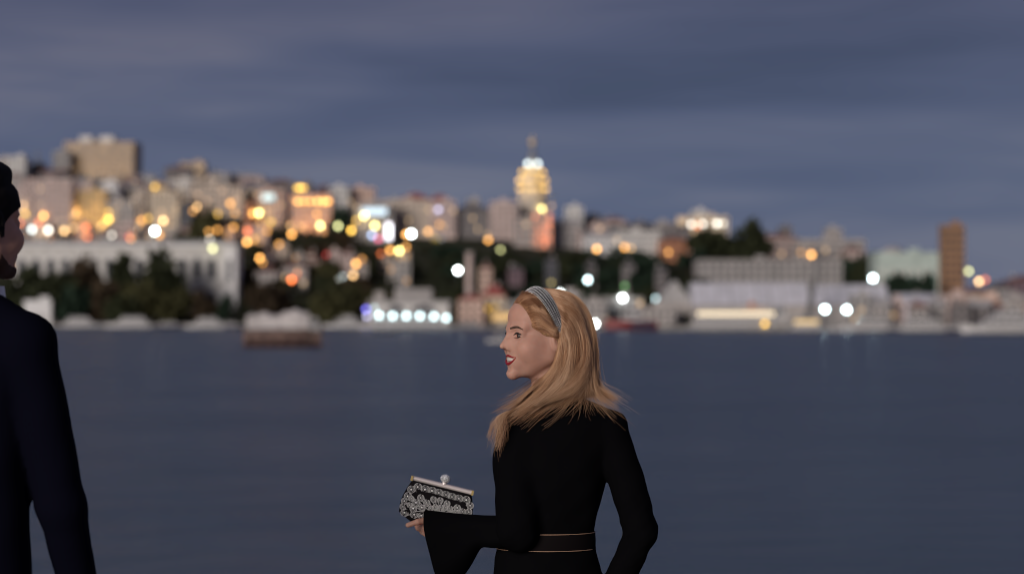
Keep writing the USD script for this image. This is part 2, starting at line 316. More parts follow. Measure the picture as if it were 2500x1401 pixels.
B(1140, 1170, 488, 1410, 'grey', 'grey stair tower rising behind the dark grey-brown building')
B(1196, 1262, 494, 1385, 'pink', 'pinkish house just left of the round stone tower')
B(1254, 1302, 538, 1340, 'grey', 'white house at the foot of the round stone tower', lit=0.05)
orange_b = B(1300, 1346, 520, 1335, 'peach', 'narrow building glowing orange-red in front of the round stone tower', lit=0.30, litcol=(1.0, 0.27, 0.12), litpow=0.55)
B(1346, 1420, 534, 1350, 'grey', 'white house with sloping roof right of the orange-red glowing building', roof='gable-grey')
B(1380, 1424, 506, 1385, 'white', 'tall white house on the skyline right of the round stone tower')
B(1420, 1474, 520, 1400, 'dark', 'dark-roofed house on the skyline right of the tall white house', roof='hip-dark')
B(1470, 1530, 528, 1400, 'pink', 'pinkish house with low hip roof on the right skyline', roof='hip')
B(1425, 1510, 566, 1310, 'palewhite', 'white house above the wooded slope right of the tower', roof='gable-grey')
B(1510, 1612, 566, 1305, 'white', 'long white house above the wooded slope, beside the rust-coloured house')
B(1525, 1600, 538, 1380, 'charcoal', 'charcoal roofed house behind the long white house', roof='hip-dark')
B(1600, 1650, 545, 1370, 'grey', 'grey house on the skyline left of the lit terrace')
B(1606, 1684, 576, 1300, 'rust', 'rust-coloured house right of the long white house', roof='hip')
B(1655, 1780, 530, 1370, 'cream', 'cream terrace restaurant lit by a string of pale lamps on the right skyline', lit=0.25, litpow=0.3, name='restaurant', cat='restaurant')
B(1690, 1726, 516, 1385, 'white', 'small white roof room atop the lit terrace restaurant')
B(1690, 1760, 606, 1262, 'lilac', 'lilac-white house half hidden below the two round trees')
B(1850, 1950, 570, 1290, 'pink', 'pinkish house right of the two round dark trees', roof='hip')
chim = B(1905, 1935, 556, 1310, 'dark', 'dark square chimney block above the pinkish house')
B(1956, 2112, 586, 1240, 'grey', 'long grey block with flat roof on the right skyline', lit=0.03)
B(2018, 2058, 560, 1250, 'grey', 'square roof tower standing on the long grey block')
B(1940, 1985, 600, 1210, 'concrete', 'small grey house left of the long grey block', lit=0.1)
B(1702, 2056, 636, 1090, 'concrete', 'very long low grey depot behind the white sheds', name='depot', cat='depot', depth=20, wide=3.4, lit=0.01)
grn = B(2142, 2302, 618, 1030, 'green', 'pale green-white hall with tall pilasters beside the brown tower block', name='hall', cat='hall', depth=24, lit=0.0, win=False)
wg = 160 / FPX * 1030
for i in range(8):
    c = -wg / 2 + (i + 0.5) * wg / 8; part('pilaster', box(c - 0.55, c + 0.55, -12.5, -12.001, 0, 22), M_trim, grn)
    if i < 7: part('window', box(c + 0.9, c + wg / 8 - 0.9, -12.1, -11.9, 8, 19), emit('greenish_interior', (0.55, 0.85, 0.72), 0.05), grn)
dm = trimesh.creation.icosphere(2, 5.2); dm.apply_scale((1, 1, 0.7)); dm.apply_translation((-wg / 2 + 8, -3, EYE + (768 - 618) / FPX * 1030 - (min(ground_at(2142, 1030), ground_at(2302, 1030)) - 0.5) - 0.6)); part('dome', dm, wallmat('grey'), grn, True)
brown_t = B(2302, 2356, 552, 1000, 'brown', 'tall brown tower block standing alone above the right shore', name='tower_block', cat='tower block', depth=10, lit=0.0, wide=2.2)
B(2356, 2420, 700, 960, 'beige', 'low beige house right of the brown tower block', roof='hip')
B(2410, 2470, 690, 980, 'grey', 'low grey house near the right edge behind the moored yacht', roof='hip-dark')
B(2455, 2560, 672, 1000, 'maroon', 'dark house at the right edge of the shore', roof='hip')
B(2300, 2370, 722, 930, 'pink', 'low pinkish boat store under the brown tower block', lit=0.1)
B(2370, 2460, 728, 915, 'peach', 'low peach waterfront house behind the right-hand moorings', lit=0.15, litcol=AMBER, litpow=0.2)
B(2455, 2580, 716, 905, 'white', 'white waterfront house at the right edge', roof='gable-grey')
B(2190, 2300, 716, 945, 'lilac', 'long pale boat store left of the low pinkish one', roof='gable-white')
# filler rows seen only as a blur
rr = random.Random(11)
for k in range(16):
    u = 10 + k * 40 + rr.uniform(-8, 8); B(u, u + rr.uniform(34, 56), 432 + max(0, u - 400) * 0.06 + rr.uniform(0, 26), 1448 + rr.uniform(-10, 15), rr.choice(['grey', 'pink', 'concrete', 'beige', 'dark', 'white']), 'indistinct plaster house in the crowded left hillside quarter above the palace', roof=rr.choice(['flat', 'hip', 'gable-grey']), group=G1, lit=0.08, litpow=0.25)
for k in range(12):
    u = 20 + k * 52 + rr.uniform(-8, 8); B(u, u + rr.uniform(36, 60), rr.uniform(545, 568), 1345 + rr.uniform(-10, 15), rr.choice(['grey', 'beige', 'pink', 'concrete', 'peach']), 'low street-level house lit orange just above the palace roof', roof=rr.choice(['flat', 'hip']), group='street houses above the palace', lit=0.15, litpow=0.35, litcol=AMBER)
for k in range(9):
    u = 830 + k * 50 + rr.uniform(-8, 8); B(u, u + rr.uniform(36, 56), rr.uniform(508, 530), 1420 + rr.uniform(-8, 10), rr.choice(['grey', 'pink', 'concrete', 'dark', 'white']), 'indistinct grey house on the brow of the slope left of the tower', roof=rr.choice(['flat', 'hip', 'gable-grey']), group=G2, lit=0.05, litpow=0.3)
for k in range(7):
    u = 1400 + k * 42 + rr.uniform(-6, 6); B(u, u + rr.uniform(30, 44), rr.uniform(540, 556), 1350 + rr.uniform(-8, 8), rr.choice(['grey', 'pink', 'dark', 'concrete']), 'indistinct dark-roofed house on the right hilltop between tower and restaurant', roof=rr.choice(['flat', 'hip-dark']), group=G3, lit=0.04)
for k in range(10):
    u = 2080 + k * 48 + rr.uniform(-6, 6); B(u, u + rr.uniform(36, 56), rr.uniform(722, 746), 900 + rr.uniform(-8, 8), rr.choice(['grey', 'dark', 'pink', 'concrete', 'concrete']), 'low blurred waterfront hut behind the right-hand moorings', roof=rr.choice(['flat', 'hip', 'gable-grey']), group=G4, lit=0.1, depth=8, litpow=0.2)
for u0, u1, vt, dd, c in ((640, 700, 632, 1262, 'pink'), (690, 750, 640, 1250, 'grey'), (740, 790, 626, 1268, 'pink'), (620, 680, 652, 1235, 'grey'), (880, 930, 735, 1050, 'pink'), (1170, 1200, 640, 1100, 'peach'), (2060, 2110, 600, 1220, 'pink')):
    B(u0, u1, vt, dd, c, dict(zip((640, 690, 740, 620, 880, 1170, 2060), ('pinkish house half hidden among trees right of the palace', 'grey house among trees in the middle of the slope', 'pinkish house among trees above the car headlights', 'small grey house among trees beside the palace end', 'small pink kiosk left of the grey pavilion', 'orange-lit house above the red-roofed boathouse', 'small pinkish house left of the green-white hall')))[u0], roof='hip', lit=0.06)

# the round stone tower
TD = 1400.0; tz = lambda v: EYE + (768 - v) / FPX * TD
t0 = ground_at(1300, TD) - 1; tower = thing('stone_tower', 'tall round stone tower with floodlit gallery and pointed roof, above the skyline', 'tower', (at(1300, 600, TD)[0], TD + 8.5, t0))
M_stone = mat('pale_limestone', (0.40, 0.35, 0.30), vary=0.18, scale=0.5)
def cyl(r0, r1, z0, z1, n=40):
    q = np.linspace(0, 2 * PI, n, endpoint=False); return loft([np.stack([r * np.cos(q), r * np.sin(q), np.full(n, z - t0)], -1) for r, z in ((r0, z0), (r1, z1))])
part('shaft', cyl(8.4, 7.9, t0, tz(474)), M_stone, tower, 40)
for v, r in ((520, 8.15), (474, 8.5)): part('string_course', cyl(r, r, tz(v + 1.5), tz(v - 1.5)), M_trim, tower, 40)
drum = part('drum', cyl(7.6, 7.6, tz(472.4), tz(428)), M_stone, tower, 40)
for k in range(14):
    a = 2 * PI * k / 14; m = box(-0.9, 0.9, -0.25, 0.25, 0, 5.0); m.apply_transform(trimesh.transformations.rotation_matrix(a + PI / 2, (0, 0, 1))); m.apply_translation((7.6 * math.cos(a), 7.6 * math.sin(a), tz(464) - t0)); part('arched_window', m, M_glass, drum)
gal = part('gallery', cyl(8.8, 8.8, tz(446), tz(443)), M_trim, tower, 40)
part('gallery_roof', cyl(8.0, 5.4, tz(427.6), tz(416)), M_stone, tower, 40); part('upper_drum', cyl(5.4, 3.2, tz(416), tz(408)), M_stone, tower, 40)
part('lantern', cyl(2.9, 2.7, tz(408), tz(394)), M_stone, tower, 40)
part('spire', cyl(3.0, 0.5, tz(394), tz(352)), M_lead, tower, 40)
f_ = trimesh.creation.icosphere(2, 1.9); f_.apply_translation((0, 0, tz(345) - t0)); part('finial', f_, M_gold_ := mat('gilded_finial', (0.75, 0.55, 0.28), rough=0.35, metallic=0.6), tower, True)
part('finial_tip', cyl(0.5, 0.1, tz(340), tz(328)), M_gold_, tower)

# the waterside palace
PD = 1222.0; pz0 = ground_at(300, PD + 10); pzt = EYE + (768 - 596) / FPX * PD; px0, px1 = at(34, 0, PD)[0], at(578, 0, PD)[0]; pc = (px0 + px1) / 2; pw = px1 - px0; ph_ = pzt - pz0
pal = thing('palace', 'long white waterside palace with tall windows and flat roof behind trees', 'palace', (pc, PD + 12, pz0))
part('wall', box(-pw / 2, pw / 2 - 7.5, -11, 12, -1, ph_ - 2.2), wallmat('white'), pal)
part('end_pavilion', box(pw / 2 - 7.5, pw / 2, -12, 12, -1, ph_ - 2.2), wallmat('palewhite'), pal)
part('cornice', box(-pw / 2 - 0.6, pw / 2 + 0.6, -12.7, 12.5, ph_ - 2.2, ph_ - 1.2), M_trim, pal)
part('parapet', box(-pw / 2, pw / 2, -11.8, 12, ph_ - 1.2, ph_), wallmat('palewhite'), pal)
part('roof', box(-pw / 2 + 2, pw / 2 - 2, -8, 9, ph_, ph_ + 2.0), M_lead, pal)
part('string_course', box(-pw / 2 - 0.3, pw / 2 + 0.3, -12.3, 12.2, ph_ * 0.46, ph_ * 0.46 + 0.7), M_trim, pal)
np_ = 14
for i in range(np_):
    c = -pw / 2 + (i + 0.5) * (pw - 9) / np_
    for z0, hh in ((ph_ * 0.54, ph_ * 0.27), (ph_ * 0.10, ph_ * 0.28)):
        q = np.linspace(0, PI, 9); pts = np.vstack([[(-1.9, 0), (1.9, 0)], np.stack([1.9 * np.cos(q), hh - 1.9 + 1.9 * np.sin(q)], -1)])
        m = trimesh.creation.extrude_polygon(Polygon(pts), 0.3, engine='earcut'); m.apply_transform(trimesh.transformations.rotation_matrix(PI / 2, (1, 0, 0))); m.apply_translation((c, -10.9, z0)); part('arched_window', m, M_glass, pal)
    part('pilaster', box(c + (pw - 9) / np_ / 2 - 0.4, c + (pw - 9) / np_ / 2 + 0.4, -11.4, -11.001, 0, ph_ - 2.201), M_trim, pal)
for z0, hh in ((ph_ * 0.5, ph_ * 0.3), (ph_ * 0.05, ph_ * 0.33)): part('window', box(pw / 2 - 4.6, pw / 2 - 2.6, -12.1, -11.9, z0, z0 + hh), M_glass, pal)
BUILT.append((34, 578, 596, PD - 1))
kio = B(58, 124, 735, 1173, 'palewhite', 'white box-shaped kiosk on the left quay beside the man', name='kiosk', cat='kiosk', depth=8, win=False, base=1.6)
part('shutter', box(-4, 4, -4.1, -3.95, 1.2, 4.2), M_roof['grey'], kio)
# pavilion, boathouse and sheds on the middle and right shore
PV = 1012.0
pv = thing('pavilion', 'wide grey-white pavilion with two dark arched openings on the middle shore', 'pavilion', (at(1000, 0, PV)[0], PV + 8, 1.7)); wp = 190 / FPX * PV
part('wall', box(-wp / 2, wp / 2, -7, 7, 0, 9.0), wallmat('white'), pv)
part('roof', box(-wp / 2 - 1, wp / 2 + 1, -8, 8, 9.0, 10.2), M_roof['grey'], pv)
part('upper_roof', box(-wp * 0.2, wp * 0.28, -5, 5, 10.2, 15.2), wallmat('concrete'), pv)
part('roof_room', box(-wp * 0.46, -wp * 0.34, -4, 4, 10.2, 14.0), wallmat('grey'), pv)
for c, a in ((-wp * 0.18, 4.4), (wp * 0.18, 6.4)):
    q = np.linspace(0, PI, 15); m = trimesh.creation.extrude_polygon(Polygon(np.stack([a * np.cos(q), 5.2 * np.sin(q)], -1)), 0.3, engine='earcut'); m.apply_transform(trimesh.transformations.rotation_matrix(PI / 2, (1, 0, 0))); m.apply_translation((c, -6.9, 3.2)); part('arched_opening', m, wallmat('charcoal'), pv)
BUILT.append((905, 1095, 715, PV))
B(1176, 1236, 694, 1000, 'cream', 'cream boathouse with steep brick-red roof on the middle shore', roof='hip-red', rh=5, name='boathouse', cat='boathouse', lit=0.0, depth=12)
B(1118, 1180, 716, 990, 'peach', 'small peach house left of the cream boathouse', roof='hip-red', lit=0.1, litcol=AMBER, depth=10, name='shore_house')
ct = thing('chimney_stack', 'slim pale chimney stack left of the cream boathouse', 'chimney', (at(1146, 0, 1060)[0], 1060, ground_at(1146, 1060) - 0.5)); zz = EYE + (768 - 616) / FPX * 1060 - ground_at(1146, 1060)
part('shaft', loft([np.stack([r * np.cos(q), r * np.sin(q), np.full(16, z)], -1) for r, z in ((1.9, 0), (1.4, zz)) for q in [np.linspace(0, 2 * PI, 16, endpoint=False)]]), wallmat('pink'), ct); part('rim', box(-1.7, 1.7, -1.7, 1.7, zz, zz + 0.6), wallmat('grey'), ct)
def shed(u0, u1, vr, ve, d, label, roof='white', axis='x', bays=8, depth=22):
    w = (u1 - u0) / FPX * d; zr, ze = EYE + (768 - vr) / FPX * d, EYE + (768 - ve) / FPX * d; z0 = 1.7
    t = thing('shed', label, 'shed', (at((u0 + u1) / 2, 0, d)[0], d + depth / 2, z0)); BUILT.append((u0, u1, ve, d))
    part('wall', box(-w / 2, w / 2, -depth / 2, depth / 2, -0.5, ze - z0), wallmat('grey'), t)
    m = gable(w, depth, zr - ze, axis=axis); m.apply_translation((0, 0, ze - z0 + 0.004)); rf = part('roof', m, M_roof[roof], t)
    for i in range(bays + 1):
        c = -w / 2 + i * w / bays
        if axis == 'x': part('roof_seam', tube([(c, -depth / 2 - 0.3, ze - z0 + 0.12), (c, 0, zr - z0 + 0.14)], 0.22, 5), M_roof['grey'], rf)
    for i in range(bays):
        c = -w / 2 + (i + 0.5) * w / bays; part('door', box(c - w / bays * 0.32, c + w / bays * 0.32, -depth / 2 - 0.1, -depth / 2 + 0.05, 0, min(4.2, ze - z0 - 0.8)), wallmat('concrete'), t)
    return t
shed(1690, 1978, 690, 744, 975, 'long white-roofed shipyard shed left of the leaning mast', bays=9)
shed(1990, 2172, 694, 744, 955, 'shorter white-roofed shipyard shed right of the leaning mast', bays=6)
shed(1608, 1690, 684, 738, 985, 'pale shed showing its gable end left of the long shipyard shed', roof='grey', axis='y', bays=2, depth=26)
lm = thing('leaning_mast', 'grey leaning crane mast rising between the two white shipyard sheds', 'crane', (at(1968, 0, 940)[0], 940, 1.7)); p0, p1 = np.array([0, 0, 0.0]), at(1996, 642, 940) - np.array([at(1968, 0, 940)[0], 940, 1.7])
part('jib', tube([p0, p0 * .4 + p1 * .6, p1], (1.3, 1.1, 0.6), 6), M_metal, lm); part('cab', box(-2.4, 2.4, -2, 2, 0, 3.6), M_metal, lm)
part('stay', tube([p1, (9, 0, 3.0)], 0.12, 5), M_metal, lm)
for u0, u1, vt, dd, c, lb in ((1395, 1480, 738, 985, 'grey', 'grey dockside store behind her head'), (1240, 1330, 736, 990, 'concrete', 'low concrete dock building right of the boathouse'), (1330, 1420, 718, 1000, 'grey', 'grey dock building hidden mostly by her hair'), (1560, 1650, 752, 968, 'grey', 'grey dock office right of the red tugboat'), (1470, 1570, 728, 1000, 'concrete', 'long dull dock store above the red tugboat'), (800, 900, 748, 1042, 'grey', 'grey quay building left of the light-strung ferry')):
    B(u0, u1, vt, dd, c, lb, name='dock_building', depth=10, lit=0.05)
# ---------------------------------------------------------------- trees
M_bark = mat('tree_bark', (0.06, 0.045, 0.035), rough=0.95)
def leafmat(name, c):
    c = np.array(c)
    return usdkit.material(stage, '/World/Looks/' + name, {'g': ('geometry', {}), 'r': ('rgb_ramp', {'ramp': [(0.0, tuple(c * 0.55)), (0.5, tuple(c)), (1.0, tuple(c * 1.6))]}), 'd': ('diffuse_bsdf', {}), 't': ('translucent_bsdf', {}), 'm': ('mix_closure', {'fac': 0.25})},
        [('g.random_per_island', 'r.fac'), ('r.color', 'd.color'), ('r.color', 't.color'), ('d.BSDF', 'm.closure1'), ('t.BSDF', 'm.closure2')], surface='m.closure')
LEAF = {'dark': leafmat('dark_leaves', (0.066, 0.076, 0.042)), 'olive': leafmat('olive_leaves', (0.118, 0.115, 0.056)), 'deep': leafmat('deep_green_leaves', (0.050, 0.080, 0.055)), 'brown': leafmat('autumn_leaves', (0.115, 0.085, 0.056))}
def crown_mesh(seed, shape, n=620):
    """Leaf clumps through a crown one metre high and wide, standing on z = 0.18."""
    r = np.random.default_rng(seed); V, F = [], []
    if shape == 'round': lobes = [(np.array([r.uniform(-.22, .22), r.uniform(-.22, .22), r.uniform(.42, .78)]), r.uniform(.16, .26)) for _ in range(9)]
    elif shape == 'column': lobes = [(np.array([r.uniform(-.05, .05), r.uniform(-.05, .05), z]), w) for z, w in ((.22, .13), (.36, .16), (.5, .15), (.64, .13), (.78, .10), (.92, .06))]
    elif shape == 'pine': lobes = [(np.array([r.uniform(-.30, .30), r.uniform(-.30, .30), r.uniform(.62, .86)]), r.uniform(.12, .2)) for _ in range(9)]
    else: lobes = [(np.array([r.uniform(-.34, .34), r.uniform(-.3, .3), r.uniform(.15, .55)]), r.uniform(.14, .24)) for _ in range(9)]
    for i in range(n):
        c, w = lobes[i % len(lobes)]; d = r.normal(size=3); d /= np.linalg.norm(d); p = c + d * w * r.uniform(0.55, 1.08) * np.array([1, 1, .85 if shape != 'column' else 1.2])
        s = r.uniform(.035, .075); A = np.linalg.qr(r.normal(size=(3, 3)))[0]; k = len(V)
        q = [(0, 1.2), (.75, .35), (.6, -.7), (-.35, -.95), (-.9, .1)]
        V += [p + s * (a * A[0] + b * A[1]) for a, b in q] + [p + s * .35 * A[2]]
        F += [[k + 5, k + j, k + (j + 1) % 5] for j in range(5)]
    V = np.array(V); lo, hi = np.percentile(V, 1, 0), np.percentile(V, 99, 0); b0 = 0.02 if shape == 'bush' else 0.42 if shape == 'pine' else 0.10
    V = (V - lo) / (hi - lo) * [1, 1, 1 - b0] + [-.5, -.5, b0]
    return trimesh.Trimesh(V, np.array(F), process=False)
_first = {}; TREES = []
def tree(u, d, vt, wpx, shape, leaf, label, group=None, sink=0.3, name='tree', vb=None):
    z0 = ground_at(u, d) - sink if vb is None else EYE + (768 - vb) / FPX * d
    h = EYE + (768 - vt) / FPX * d - z0; w = wpx / FPX * d; x = (u - 1250) / FPX * d; rz = (u * 37 + vt * 11) % 360
    p = UsdGeom.Xform.Define(stage, numbered('/World', name)); p.AddTranslateOp().Set((float(x), float(d), float(z0))); p.AddRotateZOp().Set(float(rz)); p.AddScaleOp().Set((float(w), float(w), float(h)))
    TREES.append((u - wpx / 2, u + wpx / 2, vt, d - w / 2))
    tag(p.GetPrim(), label, 'tree' if name != 'shrub' else 'shrub', group)
    var = int(u * 3 + d) % 3; key = (shape, leaf, var)
    if key in _first:
        p.GetPrim().GetReferences().AddInternalReference(_first[key]); p.GetPrim().SetInstanceable(True)
    else:
        _first[key] = p.GetPrim().GetPath()
        part('crown', crown_mesh(hash(shape) % 1000 * 0 + len(_first) * 17 + var, shape), LEAF[leaf], p.GetPrim())
        tr = [tube([(0, 0, 0), (0.01, 0, 0.3), (0.0, 0.01, 0.62)], (0.035, 0.028, 0.015), 7)]
        for k in range(4):
            a = k * 1.7; tr.append(tube([(0, 0, 0.32 + 0.05 * k), (0.13 * math.cos(a), 0.13 * math.sin(a), 0.5 + 0.05 * k), (0.2 * math.cos(a), 0.2 * math.sin(a), 0.62 + 0.03 * k)], (0.018, 0.012, 0.006), 5))
        part('trunk', cat_(tr), M_bark, p.GetPrim())
T_ = tree
GP, GS, GR, GQ = 'trees in front of the palace', 'trees of the dark slope left of the tower', 'trees of the dark green slope below the right hilltop', 'trees behind the green-white hall'
T_(300, 1195, 622, 62, 'column', 'dark', 'tall narrow cypress-like tree before the middle of the palace')
T_(398, 1193, 618, 110, 'round', 'dark', 'broad dark round tree before the right half of the palace')
T_(340, 1180, 690, 80, 'round', 'olive', 'low olive tree between the narrow tree and the broad dark tree')
T_(212, 1195, 632, 70, 'round', 'brown', 'thin brownish tree in front of the left half of the palace')
T_(250, 1185, 690, 90, 'round', 'brown', 'brown bushy tree left of the tall narrow tree')
T_(60, 1190, 662, 120, 'round', 'dark', 'dark tree beside the face of the man at the left')
T_(130, 1188, 668, 110, 'round', 'dark', 'dark tree above the white box-shaped kiosk')
T_(185, 1180, 706, 90, 'round', 'deep', 'deep green tree right of the white kiosk')
T_(425, 1180, 706, 90, 'round', 'olive', 'olive tree at the foot of the broad dark round tree')
T_(300, 1176, 716, 80, 'round', 'dark', 'dark bush at the foot of the tall narrow tree')
T_(500, 1178, 716, 60, 'round', 'brown', 'small brown tree before the right end of the palace')
T_(548, 1176, 722, 40, 'round', 'deep', 'small tree before the end pavilion of the palace')
T_(470, 1250, 556, 120, 'round', 'olive', 'wide olive tree rising behind the palace roof')
T_(520, 1248, 580, 80, 'round', 'olive', 'olive tree behind the palace roof beside a yellowish lamp')
T_(826, 1368, 508, 60, 'round', 'deep', 'tall dark tree beside the orange lamp band')
T_(1742, 1236, 560, 104, 'round', 'dark', 'left one of two big round dark trees below the lit restaurant')
T_(1826, 1238, 546, 92, 'round', 'dark', 'right one of two big round dark trees, on the skyline')
T_(500, 1340, 520, 70, 'round', 'olive', 'olive tree among the houses above the palace roof')
T_(820, 1040, 712, 120, 'round', 'olive', 'olive tree on the shore below the car headlights')
T_(660, 1075, 690, 110, 'round', 'brown', 'brown tree right of the palace end pavilion')
rt = random.Random(6)
for k in range(34):
    u = rt.uniform(600, 1010); off = rt.uniform(60, 290); d = float(shore_d(u)) + off; zt = ground_at(u, d) + rt.uniform(9, 14); vt = 768 - (zt - EYE) * FPX / d
    T_(u, d, max(vt, 566), rt.uniform(45, 85), rt.choice(['round', 'round', 'pine']), rt.choice(['dark', 'brown', 'brown', 'olive', 'dark']), 'dark brown-green tree on the shadowy slope between palace and tower', GS)
for k in range(46):
    u = rt.uniform(1090, 1700); off = rt.uniform(90, 300); d = float(shore_d(u)) + off; zt = ground_at(u, d) + rt.uniform(9, 14); vt = 768 - (zt - EYE) * FPX / d
    T_(u, d, max(vt, 572 if u < 1420 else 606), rt.uniform(50, 90), rt.choice(['round', 'round', 'pine']), rt.choice(['deep', 'deep', 'dark']), 'dark green tree of the wooded slope below the right hilltop', GR)
for k in range(9):
    u = rt.uniform(2050, 2180); T_(u, 1150 + rt.uniform(-90, 40), rt.uniform(618, 660), rt.uniform(50, 80), 'round', rt.choice(['deep', 'dark']), 'dark tree between the long depot and the green-white hall', GQ)
for k, u in enumerate((2180, 2215, 2250)): T_(u, 985, 676, 60, 'round', 'deep', 'dark tree standing before the green-white hall', 'trees before the green-white hall')
for k in range(14):
    u = 610 + k * 28 + rt.uniform(-8, 8); B(u, u + rt.uniform(22, 38), rt.uniform(596, 650), float(shore_d(u)) + rt.uniform(190, 250), rt.choice(['pink', 'grey', 'concrete', 'beige', 'maroon']), 'small dim house among the trees of the slope left of centre', roof=rt.choice(['hip', 'hip', 'flat']), depth=9, lit=0.15, litcol=AMBER, litpow=0.3, group='small houses among the trees of the left slope')
for k in range(5):
    u = 1240 + k * 90 + rt.uniform(-10, 10); B(u, u + rt.uniform(26, 40), rt.uniform(625, 660), float(shore_d(u)) + rt.uniform(170, 230), rt.choice(['charcoal', 'maroon', 'dark', 'dark']), 'small dim house among the dark trees below the right hilltop', roof='hip-dark', depth=9, lit=0.06, group='small houses among the trees of the right slope')
M_wood = leafmat('wood_undergrowth', (0.060, 0.068, 0.043))
def undergrowth(u0, u1, n, seed):
    r = np.random.default_rng(seed); ms = []; c = crown_mesh(seed, 'bush', 60)
    for k in range(n):
        u = r.uniform(u0, u1); d = float(shore_d(u)) + r.uniform(50, 320); m = c.copy(); s = r.uniform(5, 9); m.apply_scale(s); m.apply_transform(trimesh.transformations.rotation_matrix(r.uniform(0, 6), (0, 0, 1))); m.apply_translation(((u - 1250) / FPX * d, d, ground_at(u, d) - 1)); ms.append(m)
    return cat_(ms)
tag(part('undergrowth', undergrowth(590, 1720, 330, 3), M_wood, '/World'), 'dark bushes covering the slope under the trees', 'undergrowth', kind='stuff')

# ---------------------------------------------------------------- lamps: each one a lit head on a pole or a bracket
PALETTE = dict(O=(1.0, 0.46, 0.115), R=(1.0, 0.22, 0.06), P=(1.0, 0.60, 0.26), Y=(1.0, 0.80, 0.27), A=(1.0, 0.58, 0.10), G=(0.80, 0.80, 0.36), W=(0.88, 1.0, 0.97), w=(1.0, 0.93, 0.80), B=(0.45, 0.62, 1.0), V=(0.22, 0.20, 1.0), M=(1.0, 0.16, 0.33), C=(0.72, 0.97, 1.0), N=(0.35, 1.0, 0.30), D=(0.85, 0.10, 0.09), L=(0.62, 0.60, 0.85))
_ems = {}
def glow(key, px, rad, d):
    """The light material that makes a head of this size as bright in the picture, spread over the lens's blur disc, as the photograph shows it."""
    f = min(1.0, (2 * rad * FPX / d / 28.0) ** 2); L = round(float('%.2g' % ((px if px > 1.2 else px * 1.15) / f / 4)), 3)
    return emit(_ems.setdefault((key, L), f'lamp_glow_{len(_ems)}'), PALETTE[key], L)
def lamp(u, v, key, px, label, d=None, rad=None, name=None, cat='street lamp', hang=False, stand=False):
    z = lambda q: EYE + (768 - v) / FPX * q
    fronts = [b[3] for b in BUILT if b[0] - 4 <= u <= b[1] + 4 and v >= b[2] - 6]
    db = min(fronts) if fronts else 9e9; q = np.arange(float(shore_d(u)) + 12, 1700, 4.0); gap = z(q) - height((u - 1250) / FPX * q, q)
    near = np.where(gap < 8.0)[0]; ds = q[near[0]] if len(near) else 9e9
    dt = min([b[3] - 1.0 for b in TREES if b[0] - 3 <= u <= b[1] + 3 and v >= b[2] - 4] + [9e9])
    if d is None: d = min(db - 2.2, ds, max(dt, float(shore_d(u)) + 4))
    if d > 1e9: d = 1400.0
    rad = rad or (0.95 * (d / 1200) if px > 0.3 else 0.75 * d / 1200)
    p = at(u, v, d); g = ground_at(u, d); wall = (db - 2.3 <= d <= db and p[2] - g > 11 or hang) and not stand
    t = thing(name or ('wall_lamp' if wall else 'street_lamp'), label, 'wall lamp' if wall and cat == 'street lamp' else cat, p if wall else (p[0], p[1], g - 0.3))
    h = 0.0 if wall else p[2] - g + 0.3
    m = trimesh.creation.icosphere(2, rad); m.apply_translation((0, 0, h)); part('lamp_head', m, glow(key, px, rad, d), t, True)
    if wall: part('bracket', box(-0.12, 0.12, rad * 0.9, rad + 2.6, -0.12, 0.12), M_metal, t)
    else: part('pole', tube([(0, 0.0, 0), (0, 0.0, max(0.3, h - rad * 0.97))], (0.16, 0.10), 6), M_metal, t)
    return t
